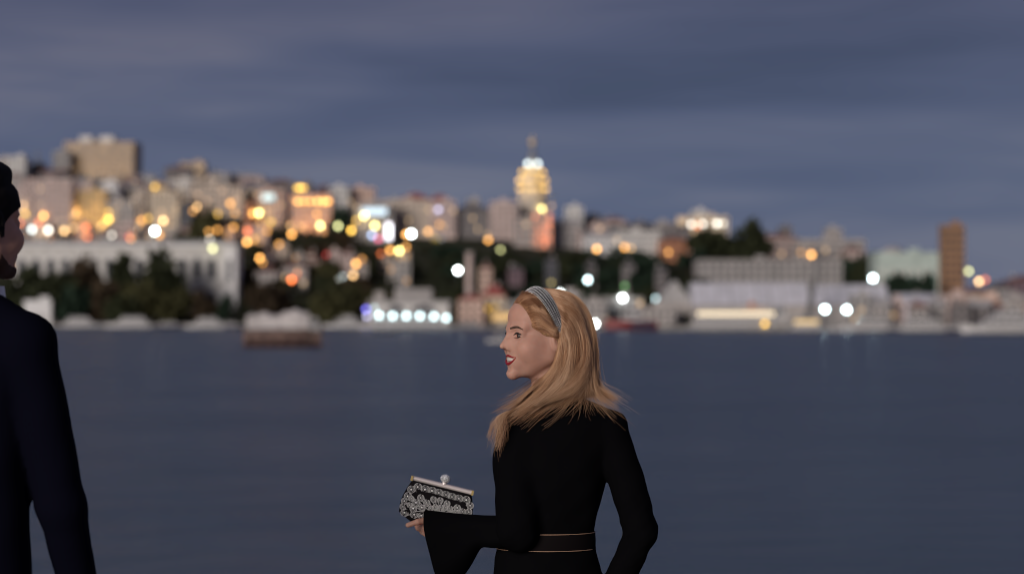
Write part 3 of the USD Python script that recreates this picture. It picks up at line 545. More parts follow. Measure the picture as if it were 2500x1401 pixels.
for a in [
    (106, 527, 'O', .85, 'orange lamp on the pinkish-grey apartment block near the man'), (78, 560, 'W', .65, 'white lamp nearest to the face of the man'), (118, 562, 'w', .9, 'warm white lamp above the left end of the palace'), (128, 569, 'W', .6, 'cool white lamp touching the warm white one above the palace'), (157, 563, 'P', .75, 'peach lamp left of the golden floodlit block'), (50, 545, 'R', .3, 'faint reddish lamp right against the face of the man'),
    (265, 536, 'A', .95, 'amber lamp at the right foot of the golden floodlit block'), (248, 552, 'P', .4, 'dimmer peach lamp below the amber lamp'), (273, 574, 'w', .28, 'faint beige lamp just above the palace roof'), (378, 564, 'W', 5, 'big dazzling white lamp over the middle of the palace roof'), (398, 539, 'P', .85, 'peach lamp directly above the big dazzling white lamp'), (338, 552, 'P', .2, 'faint peach lamp left of the dark alley gap'), (315, 579, 'D', .22, 'dim red lamp just above the palace roof'), (187, 515, 'O', .28, 'faint orange lamp on the golden floodlit block'), (57, 502, 'P', .25, 'faint round lamp above the temple of the man'),
    (480, 505, 'P', .55, 'pale peach lamp on the broad beige terrace'), (378, 457, 'A', .3, 'dim golden lamp on the attic above the pale cream house'), (519, 607, 'G', .62, 'pale yellow lamp in front of the palace roof at its right end'), (512, 585, 'w', .25, 'faint cream lamp above the pale yellow palace lamp'),
    (603, 591, 'O', .95, 'bright orange lamp below the rust wall'), (604, 564, 'R', .55, 'red-orange lamp on the rust wall'), (632, 520, 'Y', 1.6, 'dazzling yellow lamp on the peach house with the white sign'), (617, 521, 'O', .75, 'orange lamp touching the dazzling yellow lamp'), (570, 555, 'O', .4, 'soft orange lamp at the right foot of the broad beige terrace'),
    (634, 630, 'O', .85, 'orange lamp among trees right of the palace roof'), (641, 642, 'O', .22, 'faint orange lamp right below the one among trees'), (712, 572, 'O', .8, 'orange lamp at the lower left of the amber-lit building'), (712, 683, 'R', .95, 'red-orange lamp on the dark slope above the barge'), (725, 669, 'R', .16, 'very faint red lamp beside the red-orange lamp'), (782, 551, 'Y', 1.45, 'yellow lamp at the right foot of the amber-lit building'),
    (826, 552, 'G', .72, 'pale greenish lamp before the tall dark tree'), (858, 562, 'A', .9, 'amber lamp right of the pale greenish lamp'), (889, 527, 'Y', 1.5, 'yellow lamp hanging below the long bluish sign'), (915, 551, 'Y', 1.1, 'pale yellow lamp under the long bluish sign'), (908, 574, 'B', .55, 'blue lamp left of the white vertical sign'), (924, 583, 'M', .40, 'magenta lamp beside the blue lamp'),
    (1004, 571, 'W', 5, 'dazzling white lamp under the broad pinkish-beige building'), (992, 572, 'O', .9, 'orange lamp half hidden by the dazzling white lamp'), (953, 611, 'O', .70, 'left one of three lamps in a row over the slope'), (975, 612, 'Y', 1.5, 'bright yellow middle one of three lamps over the slope'), (991, 603, 'O', .38, 'dim right one of three lamps over the slope'), (1045, 565, 'O', .48, 'orange lamp right of the dazzling white lamp'), (1073, 548, 'O', .2, 'faint orange lamp on the pinkish building'), (1070, 512, 'L', .36, 'lavender lamp high on the pinkish building'),
    (1192, 586, 'O', .55, 'orange lamp under the dark grey-brown building'), (1222, 610, 'G', .26, 'dim greenish lamp below the pinkish house left of the tower'), (869, 644, 'O', .85, 'orange lamp alone in the middle of the dark slope'), (884, 632, 'O', .2, 'faint orange lamp beside the lone orange lamp'), (797, 622, 'D', .12, 'very dim red lamp on the dark slope'), (616, 708, 'G', .78, 'greenish-yellow lamp beside the palace end pavilion'),
    (838, 676, 'W', .2, 'faint white lamp right of the headlights'), (831, 723, 'R', .24, 'dim brick-red lamp below the headlights'), (853, 751, 'P', .5, 'peach lamp above the left end of the light-strung ferry'), (838, 763, 'P', .15, 'faint peach lamp left of the one above the ferry'), (1118, 660, 'W', 5, 'dazzling white lamp left of the slim chimney stack'), (1322, 511, 'Y', 1.5, 'yellow lamp atop the narrow orange-red building'), (1346, 503, 'P', .13, 'faint ring-like lamp right of the yellow tower-foot lamp'),
    (1435, 683, 'C', 1.7, 'white lamp up and to the right of her head'), (1520, 727, 'W', 4, 'dazzling white lamp above the red tugboat'), (1601, 729, 'C', .34, 'pale cyan lamp left of the gable-ended shed'), (1452, 790, 'W', 4, 'white lamp touching the hair at the back of her head'), (1368, 716, 'W', 2, 'white lamp peeping over the crown of her head'), (1346, 690, 'Y', .10, 'dim yellow lamp just above her headband'), (1525, 698, 'N', .10, 'dim green lamp above the dazzling one over the tugboat'),
    (1457, 608, 'O', .85, 'orange lamp below the white house right of the tower'), (1525, 604, 'O', .58, 'orange lamp before the long white house'), (1541, 606, 'P', .2, 'faint lamp right of the one before the long white house'), (1632, 616, 'O', .28, 'dim orange lamp under the rust-coloured house'), (1688, 548, 'w', .46, 'leftmost cream lamp of the lit terrace restaurant'), (1702, 552, 'R', .22, 'reddish lamp between two cream lamps of the restaurant'), (1716, 547, 'w', .42, 'second cream lamp of the lit terrace restaurant'), (1750, 546, 'w', .55, 'bright cream lamp near the right end of the restaurant'), (1766, 546, 'w', .22, 'faint rightmost cream lamp of the restaurant'),
    (1981, 622, 'O', .80, 'orange lamp before the small grey house left of the long block'), (1955, 616, 'O', .12, 'very faint orange lamp by the small grey house'), (2131, 679, 'C', 4, 'dazzling white lamp left of the green-white hall', 940), (2014, 755, 'C', 4.5, 'left one of two dazzling lamps before the shorter shed'), (2067, 756, 'C', 4.5, 'right one of two dazzling lamps before the shorter shed'), (2365, 662, 'G', .55, 'pale yellow lamp at the right edge of the brown tower block'), (2390, 687, 'P', .85, 'peach-orange lamp right of the brown tower block'), (2405, 683, 'R', .32, 'reddish lamp behind the peach-orange one by the tower block'), (1190, 753, 'A', .13, 'thin amber lamp left of her forehead'), (1207, 750, 'A', .10, 'fainter amber lamp next to the thin amber one')]:
    lamp(*a)
for k, u in enumerate((727, 742, 757, 775, 790, 801)):
    lamp(u, 492, 'O', .48 if k in (1, 2) else .62, ('first', 'second', 'third', 'fourth', 'fifth', 'last')[k] + ' lamp from the left in the orange band of the peach building', d=1387.5, hang=True, name='band_lamp', cat='lamp')
for k, (u, s) in enumerate(((725, .3), (733, .55), (742, .3))): lamp(u, 459, 'A', s, ('left', 'middle', 'right')[k] + ' lamp of the amber trio above the orange band', d=1417.5, hang=True, name='roof_lamp', cat='lamp')
for k, (u, s) in enumerate(((1289, .5), (1313, .5))): lamp(u, 400, 'W', s, ('left', 'right')[k] + ' white lamp of the pair high on the stone tower', d=TD + 4.2, hang=True, name='tower_lamp', cat='lamp')
for k in range(16):
    a = PI + PI * (k + 0.5) / 16; x, y = 8.4 * math.cos(a), 8.4 * math.sin(a)
    t = thing('gallery_lamp', 'small warm lamp of the ring lighting the tower gallery', 'lamp', (at(1300, 0, TD)[0] + x, TD + 8.5 + y, tz(440 + 20 * (k % 2))), group='gallery lamps of the stone tower'); m = trimesh.creation.icosphere(1, 0.62); part('lamp_head', m, glow('A' if k % 3 else 'P', .16, 0.62, TD), t, True); part('bracket', box(-0.1, 0.1, 0.3, 0.75, -0.9, -0.45), M_metal, t)
for k in range(8):
    a = PI + PI * (k + 0.5) / 8; x, y = 6.6 * math.cos(a), 6.6 * math.sin(a)
    t = thing('gallery_lamp', 'small warm lamp of the upper ring on the tower roof', 'lamp', (at(1300, 0, TD)[0] + x, TD + 8.5 + y, tz(418)), group='upper lamps of the stone tower'); m = trimesh.creation.icosphere(1, 0.5); part('lamp_head', m, glow('A', .13, 0.5, TD), t, True); part('bracket', box(-0.1, 0.1, 0.2, 0.6, -0.9, -0.35), M_metal, t)
rl = random.Random(21)
for k in range(30):
    u = rl.uniform(30, 940); tag(lamp(u, rl.uniform(490, 586) + max(0, u - 560) * 0.10, rl.choice('OOPAR'), rl.uniform(.18, .48), 'faint warm street lamp scattered among the houses of the left hillside'), group='faint street lamps of the left hillside')
# lit signs
def sign(u0, u1, v0, v1, d, col, px, label, y=None):
    uc, vc = (u0 + u1) / 2, (v0 + v1) / 2; d = min([d] + [b[3] - 2.4 for b in BUILT if b[0] - 3 <= uc <= b[1] + 3 and vc >= b[2] - 3])
    w, h = (u1 - u0) / FPX * d, (v1 - v0) / FPX * d; t = thing('lit_sign', label, 'sign', at((u0 + u1) / 2, (v0 + v1) / 2, d))
    part('panel', box(-w / 2, w / 2, -0.1, 0.1, -h / 2, h / 2), emit(f'sign_glow_{len(_emits)}', col, px / 4), t); part('frame', box(-w / 2 - 0.15, w / 2 + 0.15, 0.101, 0.4, -h / 2 - 0.15, h / 2 + 0.15), M_metal, t); part('bracket', box(-0.2, 0.2, 0.4, 2.6, -0.2, 0.2), M_metal, t)
sign(884, 944, 508, 525, 1367.6, (0.72, 0.88, 1.0), 1.5, 'long bluish-white lit sign on the grey building')
sign(943, 955, 546, 584, 1380, (0.95, 0.92, 1.0), 4.5, 'white vertical lit sign right of the blue lamp')
sign(640, 670, 474, 490, 1397.6, (0.80, 0.97, 0.95), 1.4, 'short white lit sign near the top of the peach house')
sign(1056, 1072, 580, 597, 1375, (1.0, 0.72, 0.18), 1.1, 'small yellow lit sign below the pinkish building')
sign(1073, 1081, 580, 597, 1375.6, (0.75, 0.8, 0.85), 0.8, 'small pale lit sign touching the yellow one')
sign(1200, 1262, 764, 782, 985, (1.0, 0.62, 0.26), 0.85, 'amber lit panel on the dock left of her forehead')
# floodlights washing fronts; each is a housing with a lit pane that looks at its wall
M_house = mat('floodlight_housing', (0.05, 0.05, 0.052), rough=0.5)
def flood(u, d_front, col, px, label, off=5.0, w=2.2, up=4.0, z=None, x=None, y=None):
    """px: about how bright the wall nearby should look."""
    p = np.array([(u - 1250) / FPX * d_front, d_front - off, 0.0]); p[2] = ground_at(u, p[1]) + 1.2 if z is None else z
    t = thing('floodlight', label, 'floodlight', p)
    L = px * (off ** 2 + up ** 2) / (w * 1.2 * 0.4) / 4 * 4.4
    tilt = math.atan2(up, off); R = trimesh.transformations.rotation_matrix(tilt, (1, 0, 0))
    pane = box(-w / 2, w / 2, 0.02, 0.06, -0.6, 0.6); pane.apply_transform(R); hs = box(-w / 2 - 0.1, w / 2 + 0.1, -0.5, 0.0, -0.7, 0.7); hs.apply_transform(R)
    part('pane', pane, emit(f'flood_glow_{len(_emits)}', col, L), t); part('housing', hs, M_house, t); part('stand', box(-0.15, 0.15, -0.5, -0.2, min(-1.6, ground_at(u, p[1]) - p[2]), -0.6), M_house, t)
def roof_z(u, v, d): return EYE + (768 - v) / FPX * d
GOLD, ORNG, REDO, PALEY = (1.0, 0.62, 0.20), (1.0, 0.42, 0.10), (1.0, 0.26, 0.05), (1.0, 0.66, 0.25)
for k, u in enumerate((188, 222, 254)): flood(u, 1405, GOLD, .11, ('left', 'middle', 'right')[k] + ' floodlight washing the golden block', off=7, up=9, z=roof_z(u, 540, 1398), w=3)
for k, u in enumerate((210, 255, 305)): flood(u, 1560, GOLD, .04, ('left', 'middle', 'right')[k] + ' floodlight washing the hilltop hotel', off=9, up=8, z=roof_z(u, 424, 1550), w=3)
for k, u in enumerate((724, 750, 790)): flood(u, 1390, ORNG, .42, ('left', 'middle', 'right')[k] + ' floodlight washing the foot of the amber-lit building', off=7, up=4, z=roof_z(u, 572, 1383), w=5)
flood(605, 1390, REDO, .35, 'floodlight washing the rust wall orange-red', off=6, up=8, z=roof_z(605, 586, 1384), w=3)
for k, u in enumerate((640, 665)): flood(u, 1400, ORNG, .26, ('left', 'right')[k] + ' floodlight washing the foot of the peach house', off=7, up=5, z=roof_z(u, 572, 1393), w=4)
flood(1322, 1335, REDO, .25, 'floodlight washing the narrow building orange-red', off=6, up=6, z=roof_z(1322, 588, 1329), w=3)
flood(2330, 1000, (1.0, 0.50, 0.18), .02, 'floodlight washing the brown tower block', off=8, up=14, w=2.5)
for k, u in enumerate((60, 130, 215, 300)): flood(u, 1345, ORNG, .25, ('first', 'second', 'third', 'fourth')[k] + ' street floodlight from the left above the palace roof', off=5, up=3, z=roof_z(u, 588, 1340))
for k, (x, y) in enumerate(((-11.5, -6), (-4, -12.4), (4, -12.4), (11.5, -6))):
    t = thing('floodlight', ('first', 'second', 'third', 'fourth')[k] + ' floodlight from the left on the tower below its gallery', 'floodlight', (at(1300, 0, TD)[0] + x, TD + 8.5 + y, tz(478))); dr = np.array([-x, -y, 9.0]); dr /= np.linalg.norm(dr)
    az = math.atan2(dr[0], dr[1]); R = trimesh.transformations.rotation_matrix(-az, (0, 0, 1)) @ trimesh.transformations.rotation_matrix(0.9, (1, 0, 0))
    pane = box(-0.8, 0.8, 0.02, 0.06, -0.5, 0.5); pane.apply_transform(R); hs = box(-0.9, 0.9, -0.5, 0, -0.6, 0.6); hs.apply_transform(R); part('pane', pane, emit('tower_flood_glow', PALEY, 11.0), t); part('housing', hs, M_house, t); part('arm', tube([(0, 0, -0.2), (-x * 0.34, -y * 0.34, -0.6)], 0.12, 5), M_house, t)

# cars with their lights on the slope road
M_tyre = mat('tyre_rubber', (0.02, 0.02, 0.02), rough=0.9)
def car(u, v, d, col, label, rz=0.0, front=True):
    p = at(u, v, d); g = ground_at(u, d); t = thing('parked_car' if False else 'car', label, 'car', (p[0], p[1], g), rz); m_ = wallmat(col)
    prof = Polygon([(-2.1, .35), (2.1, .35), (2.15, .8), (1.3, .98), (.6, 1.45), (-1.2, 1.48), (-2.0, 1.0), (-2.15, .7)]); b = trimesh.creation.extrude_polygon(prof, 1.75, engine='earcut'); b.apply_translation((0, 0, -0.875)); b.apply_transform(trimesh.transformations.rotation_matrix(PI / 2, (1, 0, 0))); b.apply_transform(trimesh.transformations.rotation_matrix(-PI / 2, (0, 0, 1)))
    part('body', b, m_, t)
    for sx in (-.8, .8):
        for sy in (-1.35, 1.35): w = trimesh.creation.cylinder(.33, .22, sections=14); w.apply_transform(trimesh.transformations.rotation_matrix(PI / 2, (0, 1, 0))); w.apply_translation((sx, sy, .33)); part('wheel', w, M_tyre, t)
        h = trimesh.creation.icosphere(1, 0.42 if front else 0.36); h.apply_scale((1, .5, .7)); h.apply_translation((sx * .8, -2.15, .72)); part('headlight' if front else 'tail_light', h, glow('w' if front else 'D', 0.9 if front else .3, 0.40, d), t)
    part('windscreen', box(-.7, .7, -1.02, -.98, 1.0, 1.4), M_glass, t)
def road_d(u, v):
    q = np.arange(float(shore_d(u)) + 12, 1500, 2.0); g = EYE + (768 - v) / FPX * q - height((u - 1250) / FPX * q, q) ; k = np.where(g < 0.8)[0]; return q[k[0]] if len(k) else 1150.0
for u, v, c, fr_, lb in ((783, 697, 'dark', True, 'dark car with headlights on, lowest in the line on the slope road'), (795, 694, 'white', True, 'white car with headlights on, second in the line on the slope road'), (806, 689, 'grey', True, 'grey car with headlights on, third in the line on the slope road'), (817, 683, 'dark', True, 'dark car with headlights on, highest in the line on the slope road'), (856, 690, 'red', False, 'red car showing tail lights on the slope road'), (877, 673, 'dark', False, 'dark car showing tail lights at the bend of the slope road')):
    car(u, v, road_d(u, v), c, lb, front=fr_)
lamp(862, 672, 'P', .62, 'peach lamp by the cars on the slope road')

# ---------------------------------------------------------------- boats
M_hullw = mat('white_gelcoat', (0.36, 0.35, 0.35), rough=0.3, vary=0.06, scale=0.5)
M_red_hull = mat('dark_red_hull', (0.15, 0.018, 0.02), rough=0.4)
M_navy_hull = mat('navy_hull', (0.02, 0.022, 0.045), rough=0.4)
M_brown_hull = mat('worn_brown_hull', (0.13, 0.085, 0.07), rough=0.7, vary=0.35, scale=0.8)
M_boot = mat('dark_waterline_paint', (0.035, 0.008, 0.010), rough=0.6)
M_deck = mat('teak_deck', (0.24, 0.16, 0.10), rough=0.7)
M_canvas = mat('pale_canvas', (0.42, 0.39, 0.38), rough=0.9, vary=0.25, scale=0.5)
def hull(L, W, H, bow=1, n=15, sheer=0.35, draft=0.5, full=0.45, z0=None, z1=1.0):
    R = []
    for i in range(n):
        t = i / (n - 1); x = (t - .5) * L * bow; w = W / 2 * (1 - max(0, (t - full) / (1 - full)) ** 2.2 * 0.985) * (0.86 + 0.14 * min(1, t * 4)); hs = H * (1 + sheer * max(0, t - .35) ** 1.6)
        R.append([(x, -w, hs), (x, -w * .92, hs * .45), (x, -w * .78, -draft), (x, w * .78, -draft), (x, w * .92, hs * .45), (x, w, hs)])
    return loft(R)
def boat(u, vw, Lpx, label, kind='motor', hullm=None, cat='boat', name='boat', bow=1, H=None, d=None, yaw=0.0, group=None, dy=0):
    d = min(d or EYE * FPX / (vw - 768), float(shore_d(u)) - 10); L = Lpx / FPX * d; t = thing(name, label, cat, (at(u, 0, d)[0], d, 0), yaw, group); hm = hullm or M_hullw; W = max(1.8, L * .27); H = H or max(.7, L * .10)
    part('hull', hull(L, W, H, bow), hm, t); bt = hull(L * 1.004, W * 1.02, H * .22, bow, sheer=0, draft=.3); part('waterline', bt, M_boot if hm is not M_hullw else M_navy_hull, t)
    dk = hull(L * .98, W * .96, .06, bow, sheer=0, draft=0); dk.apply_translation((0, 0, H * .96)); part('deck', dk, M_deck, t)
    return t, L, W, H, d
def cabin(t, x0, x1, w, z0, z1, name='cabin', mt=None, slope=.25, bow=1, wins=0, parent=None, litpow=0, litc=WARM):
    s = (z1 - z0) * slope; a, b = (x0, x1) if bow > 0 else (-x1, -x0)
    ra = [(a, -w / 2, z0), (b + (s if bow > 0 else 0), -w / 2, z0), (b + (s if bow > 0 else 0), w / 2, z0), (a, w / 2, z0)] if bow > 0 else [(a - s, -w / 2, z0), (b, -w / 2, z0), (b, w / 2, z0), (a - s, w / 2, z0)]
    rb = [(a, -w / 2 * .95, z1), (b, -w / 2 * .95, z1), (b, w / 2 * .95, z1), (a, w / 2 * .95, z1)]
    c = part(name, loft([ra, rb]), mt or M_hullw, parent or t)
    for k in range(wins):
        m = (b - a) / wins; xa = a + m * (k + .15); m2 = box(xa, xa + m * .7, -w / 2 - .03, -w / 2 + .15, z0 + (z1 - z0) * .42, z0 + (z1 - z0) * .82)
        part('window' if not litpow else 'lit_window', m2, M_glass if not litpow else emit(f'cabin_glow_{litc}_{litpow}'.replace('.', '_').replace(', ', '_').strip('()').replace('(', '').replace(')', ''), litc, litpow), c)
    return c
# brown harbour barge under pale canopies
t, L, W, H, bd = boat(690, 848, 190, 'brown harbour barge under two pale tarpaulin canopies, afloat before the far quay', hullm=M_brown_hull, name='barge', cat='barge', H=3.1, yaw=0.04)
part('rubbing_strake', box(-L * .47, L * .30, -W / 2 - .10, -W / 2 + .05, 1.5, 1.85), M_boot, t)
for a, b, h in ((-L * .46, -L * .03, 6.3), (-L * .02, L * .34, 6.9)):
    q = np.linspace(0, PI, 9); R = []
    for k, x in enumerate(np.linspace(a, b, 8)): R.append(np.stack([np.full(9, x), W * .48 * np.cos(q), 3.5 + (h - 3.5 + .25 * math.sin(k * 2.1)) * np.sin(q) ** .8 * (0.72 + .28 * math.sin(PI * (k + .6) / 8.2))], -1))
    c = part('canopy', loft(R), M_canvas, t, 50)
    for x in np.linspace(a + .1, b - .1, 4):
        for s in (-1, 1): part('canopy_post', tube([(x, s * W * .44, 3.0), (x, s * W * .44, 3.7)], .05, 5), M_metal, c)
for x in np.linspace(-L * .46, L * .40, 9): part('bollard', tube([(x, -W * .42, 3.0), (x, -W * .42, 3.6)], .10, 6), M_metal, t)
for x in np.linspace(-L * .4, L * .34, 6): m = trimesh.creation.torus(.34, .13, 12, 8); m.apply_transform(trimesh.transformations.rotation_matrix(PI / 2, (1, 0, 0))); m.apply_translation((x, -W / 2 - .2, 1.0)); part('tyre_fender', m, M_tyre, t)
cabin(t, L * .36, L * .44, W * .5, 3.1, 5.4, 'wheelhouse', wins=2)
# light-strung ferry
t, L, W, H, fd = boat(990, 805.5, 225, 'white passenger ferry with six pale lamps along its side', name='ferry', cat='ferry', H=2.2, bow=-1, d=956)
c = cabin(t, -L * .40, L * .34, W * .8, 2.2, 4.7, 'lower_saloon', bow=-1, wins=12); cabin(t, -L * .36, L * .24, W * .7, 4.7, 6.6, 'upper_saloon', bow=-1, wins=10); part('sun_roof', box(-L * .3, L * .40, -W * .42, W * .42, 6.9, 7.1), M_canvas, t); cabin(t, L * .24, L * .32, W * .5, 4.7, 7.6, 'wheelhouse', bow=-1, wins=2); part('funnel', tube([(-L * .1, 0, 7.1), (-L * .1, 0, 9.0)], .6, 10), M_navy_hull, t)
for k, (u, v) in enumerate(((927, 770), (960, 771), (993, 771), (1026, 771), (1060, 772), (1090, 776))):
    z = roof_z(u, v, fd - W * .46); m = trimesh.creation.icosphere(2, .74); m.apply_translation((at(u, 0, fd)[0] - at(990, 0, fd)[0], -W * .46, z)); l_ = part('deck_lamp', m, glow('C', .82, .74, fd), t, True)
for u, v, k, s in ((895, 755, 'V', .45), (897, 772, 'L', .4), (915, 752, 'C', .2)): m = trimesh.creation.icosphere(2, .7); m.apply_translation((at(u, 0, fd)[0] - at(990, 0, fd)[0], -W * .3, roof_z(u, v, fd))); part('mast_lamp', m, glow(k, s, .7, fd), t, True)
part('lamp_rail', tube([(-L * .32, -W * .46, roof_z(0, 771, fd) - .75), (L * .47, -W * .46, roof_z(0, 773, fd) - .75)], .06, 5), M_metal, t)
for x in np.linspace(-L * .3, L * .4, 7): part('rail_post', tube([(x, -W * .46, 2.1), (x, -W * .46, roof_z(0, 772, fd) - .75)], .05, 5), M_metal, t)
t, L, W, H, d_ = boat(845, 803, 110, 'white motor yacht moored left of the light-strung ferry', d=1012, bow=-1); cabin(t, -L * .28, L * .22, W * .7, H, H + 2.2, bow=-1, wins=5); cabin(t, -L * .18, L * .08, W * .6, H + 2.2, H + 3.8, 'flybridge', bow=-1, wins=3)
t, L, W, H, d_ = boat(940, 817, 60, 'tiny dark rowing boat drifting below the light-strung ferry', d=735, hullm=M_navy_hull, name='rowing_boat', H=.6); part('thwart', box(-.3, .3, -W * .4, W * .4, .5, .62), M_deck, t)
t, L, W, H, d_ = boat(1218, 838, 62, 'small white motorboat afloat left of her nose', d=506, name='motorboat', H=.75, bow=-1); cabin(t, -L * .22, L * .10, W * .6, .72, 1.7, bow=-1, wins=3)
# red tugboat
t, L, W, H, d_ = boat(1540, 805, 128, 'dark red tugboat with white deckhouse right of her head', d=958, hullm=M_red_hull, name='tugboat', cat='tugboat', H=3.6, bow=-1); cabin(t, -L * .20, L * .16, W * .62, 3.6, 6.4, 'deckhouse', bow=-1, wins=5); cabin(t, -L * .16, L * .04, W * .5, 6.4, 8.8, 'wheelhouse', bow=-1, wins=3); part('funnel', tube([(L * .14, 0, 6.4), (L * .14, 0, 9.0)], (.8, .7), 10), M_red_hull, t); part('mast', tube([(-L * .04, 0, 8.8), (-L * .04, 0, 12.5)], .12, 6), M_metal, t); part('stern_hull_band', box(-L * .05 + L * .05, L * .44, -W * .5 - .04, -W * .5 + .1, 1.2, 3.2), M_navy_hull, t)
# long lit ferry
t, L, W, H, d_ = boat(1806, 806.5, 250, 'long white ferry with a bright row of cream deck windows before the shipyard', d=930, name='ferry', cat='ferry', H=2.4, bow=1)
cabin(t, -L * .44, L * .36, W * .62, 2.4, 4.6, 'lower_saloon', wins=14); cabin(t, -L * .42, L * .33, W * .58, 4.6, 7.4, 'upper_saloon', wins=16, litpow=.55, litc=(1.0, 0.80, 0.52)); part('roof', box(-L * .42, L * .38, -W * .33, W * .33, 7.41, 7.7), M_hullw, t); cabin(t, L * .33, L * .43, W * .4, 4.6, 9.6, 'wheelhouse', wins=2); part('funnel', tube([(L * .12, 0, 7.7), (L * .12, 0, 10.8)], (1.1, .9), 10), mat('orange_funnel', (0.42, 0.16, 0.07)), t); part('roof_box', box(L * .04, L * .24, -1.5, 1.5, 7.7, 8.8), wallmat('peach'), t)
m = trimesh.creation.icosphere(2, .72); m.apply_translation((at(1864, 0, d_)[0] - at(1806, 0, d_)[0], -W * .5, roof_z(0, 790, d_))); part('deck_lamp', m, glow('A', .5, .72, d_), t, True)
t, L, W, H, d_ = boat(1972, 806, 84, 'excursion boat with yellow-lit cabin right of the long lit ferry', d=915, name='excursion_boat', H=1.8); cabin(t, -L * .40, L * .30, W * .7, 1.8, 4.4, 'saloon', wins=7, litpow=.4, litc=(1.0, .66, .24)); part('sun_roof', box(-L * .38, L * .25, -W * .36, W * .36, 5.6, 5.8), M_canvas, t)
for x in np.linspace(-L * .36, L * .24, 5): part('roof_post', tube([(x, -W * .34, 4.4), (x, -W * .34, 5.6)], .06, 5), M_metal, t)
# moored boats
def yacht(u, vw, Lpx, label, d, bow=1, decks=2, hm=None, group=None, lit=0):
    t, L, W, H, dd = boat(u, vw, Lpx, label, d=d, bow=bow, hullm=hm, name='motor_yacht', cat='yacht', group=group); hs = H
    for k in range(decks):
        h = max(1.6, L * .07); a, b = -L * (.40 - .08 * k), L * (.22 - .10 * k); cabin(t, a, b, W * (.72 - .1 * k), hs, hs + h, 'cabin' if k == 0 else 'flybridge', bow=bow, slope=.8, wins=max(3, 6 - 2 * k), litpow=lit if k == 0 else 0); hs += h
    part('radar_mast', tube([(-L * .1 * bow, 0, hs), (-L * .13 * bow, 0, hs + L * .07)], .08, 5), M_metal, t); part('guard_rail', tube([(L * .18 * bow, -W * .42, H + .8), (L * .36 * bow, -W * .3, H * 1.1 + .8), (L * .47 * bow, 0, H * 1.15 + .8)], .04, 5), M_metal, t)
yacht(200, 801, 100, 'grey-white motor yacht moored below the dark trees right of the kiosk', 1085); yacht(315, 802, 115, 'white motor yacht moored under the tall narrow tree', 1040, bow=-1); yacht(500, 803, 95, 'white motor yacht moored before the end of the palace', 1010, bow=-1); yacht(415, 801, 60, 'small dark-hulled cruiser between two white yachts by the palace', 1075, decks=1, hm=M_navy_hull); yacht(560, 801, 60, 'low navy cruiser right below the palace end pavilion', 1060, decks=1, hm=M_navy_hull)
yacht(2120, 808, 130, 'grey-white motor yacht moored right of the two dazzling shed lamps', 878, bow=-1); yacht(2262, 809, 135, 'white motor yacht moored in the middle of the right-hand moorings', 858); yacht(2350, 809, 80, 'small navy cruiser tucked behind the big yacht at the right edge', 880, decks=1, hm=M_navy_hull); yacht(2445, 817, 200, 'big white motor yacht moored at the right edge of the picture', 735, bow=-1, decks=3); yacht(2050, 807, 70, 'small cruiser under the two dazzling shed lamps', 900, decks=1); yacht(2200, 806, 70, 'blunt navy workboat between two white yachts at the right', 892, decks=1, hm=M_navy_hull); yacht(1150, 803, 80, 'low grey cruiser moored right of the light-strung ferry', 985, decks=1); yacht(760, 801, 70, 'grey cruiser moored behind the brown barge', 1040, decks=1)
# ---------------------------------------------------------------- people
M_skin = mat('fair_skin', (0.385, 0.212, 0.160), rough=0.6, spec=0.25, vary=0.05, scale=60, subsurface_weight=0.25, subsurface_scale=0.006, subsurface_radius=(1.0, 0.35, 0.2))
M_skin_man = mat('tanned_skin', (0.42, 0.225, 0.165), rough=0.55, spec=0.35, vary=0.08, scale=60)
M_black = mat('black_crepe', (0.0022, 0.0021, 0.0027), rough=0.9, spec=0.02, vary=0.25, scale=700, bump=0.0004)
M_navy = mat('navy_wool', (0.0025, 0.0026, 0.0068), rough=0.9, spec=0.02, vary=0.2, scale=900, bump=0.0003)
M_belt = mat('charcoal_satin_belt', (0.0045, 0.0033, 0.0037), rough=0.75, spec=0.04)
M_piping = mat('tan_piping', (0.30, 0.18, 0.12), rough=0.5)
M_lips = mat('red_lipstick', (0.22, 0.008, 0.013), rough=0.35, spec=0.5)
M_mouth = mat('mouth_inside', (0.05, 0.012, 0.012), rough=0.6)
M_teeth = mat('tooth_enamel', (0.52, 0.48, 0.44), rough=0.35, spec=0.5)
M_white_eye = mat('eye_white', (0.55, 0.53, 0.52), rough=0.2, spec=0.5)
M_iris = mat('dark_iris', (0.03, 0.017, 0.012), rough=0.15, spec=0.6)
M_lash = mat('black_lashes', (0.012, 0.009, 0.008), rough=0.7)
M_brow = mat('brown_eyebrow', (0.055, 0.030, 0.02), rough=0.8)
M_silver = mat('silver_setting', (0.40, 0.395, 0.39), rough=0.5, metallic=0.35)
M_crystal = mat('crystal_stones', (0.82, 0.81, 0.81), rough=0.2, metallic=0.5, vary=0.7, scale=330)
M_rose = mat('rose_gold_frame', (0.58, 0.52, 0.51), rough=0.4, metallic=0.25)
M_gold = mat('gold_trim', (0.85, 0.62, 0.25), rough=0.25, metallic=0.9)
M_velvet = mat('black_velvet', (0.006, 0.005, 0.006), rough=0.9, spec=0.1)
M_darkhair = mat('dark_brown_hair', (0.006, 0.005, 0.005), rough=0.7, spec=0.08, vary=0.4, scale=500)
M_shoe = mat('black_leather', (0.012, 0.012, 0.013), rough=0.35)
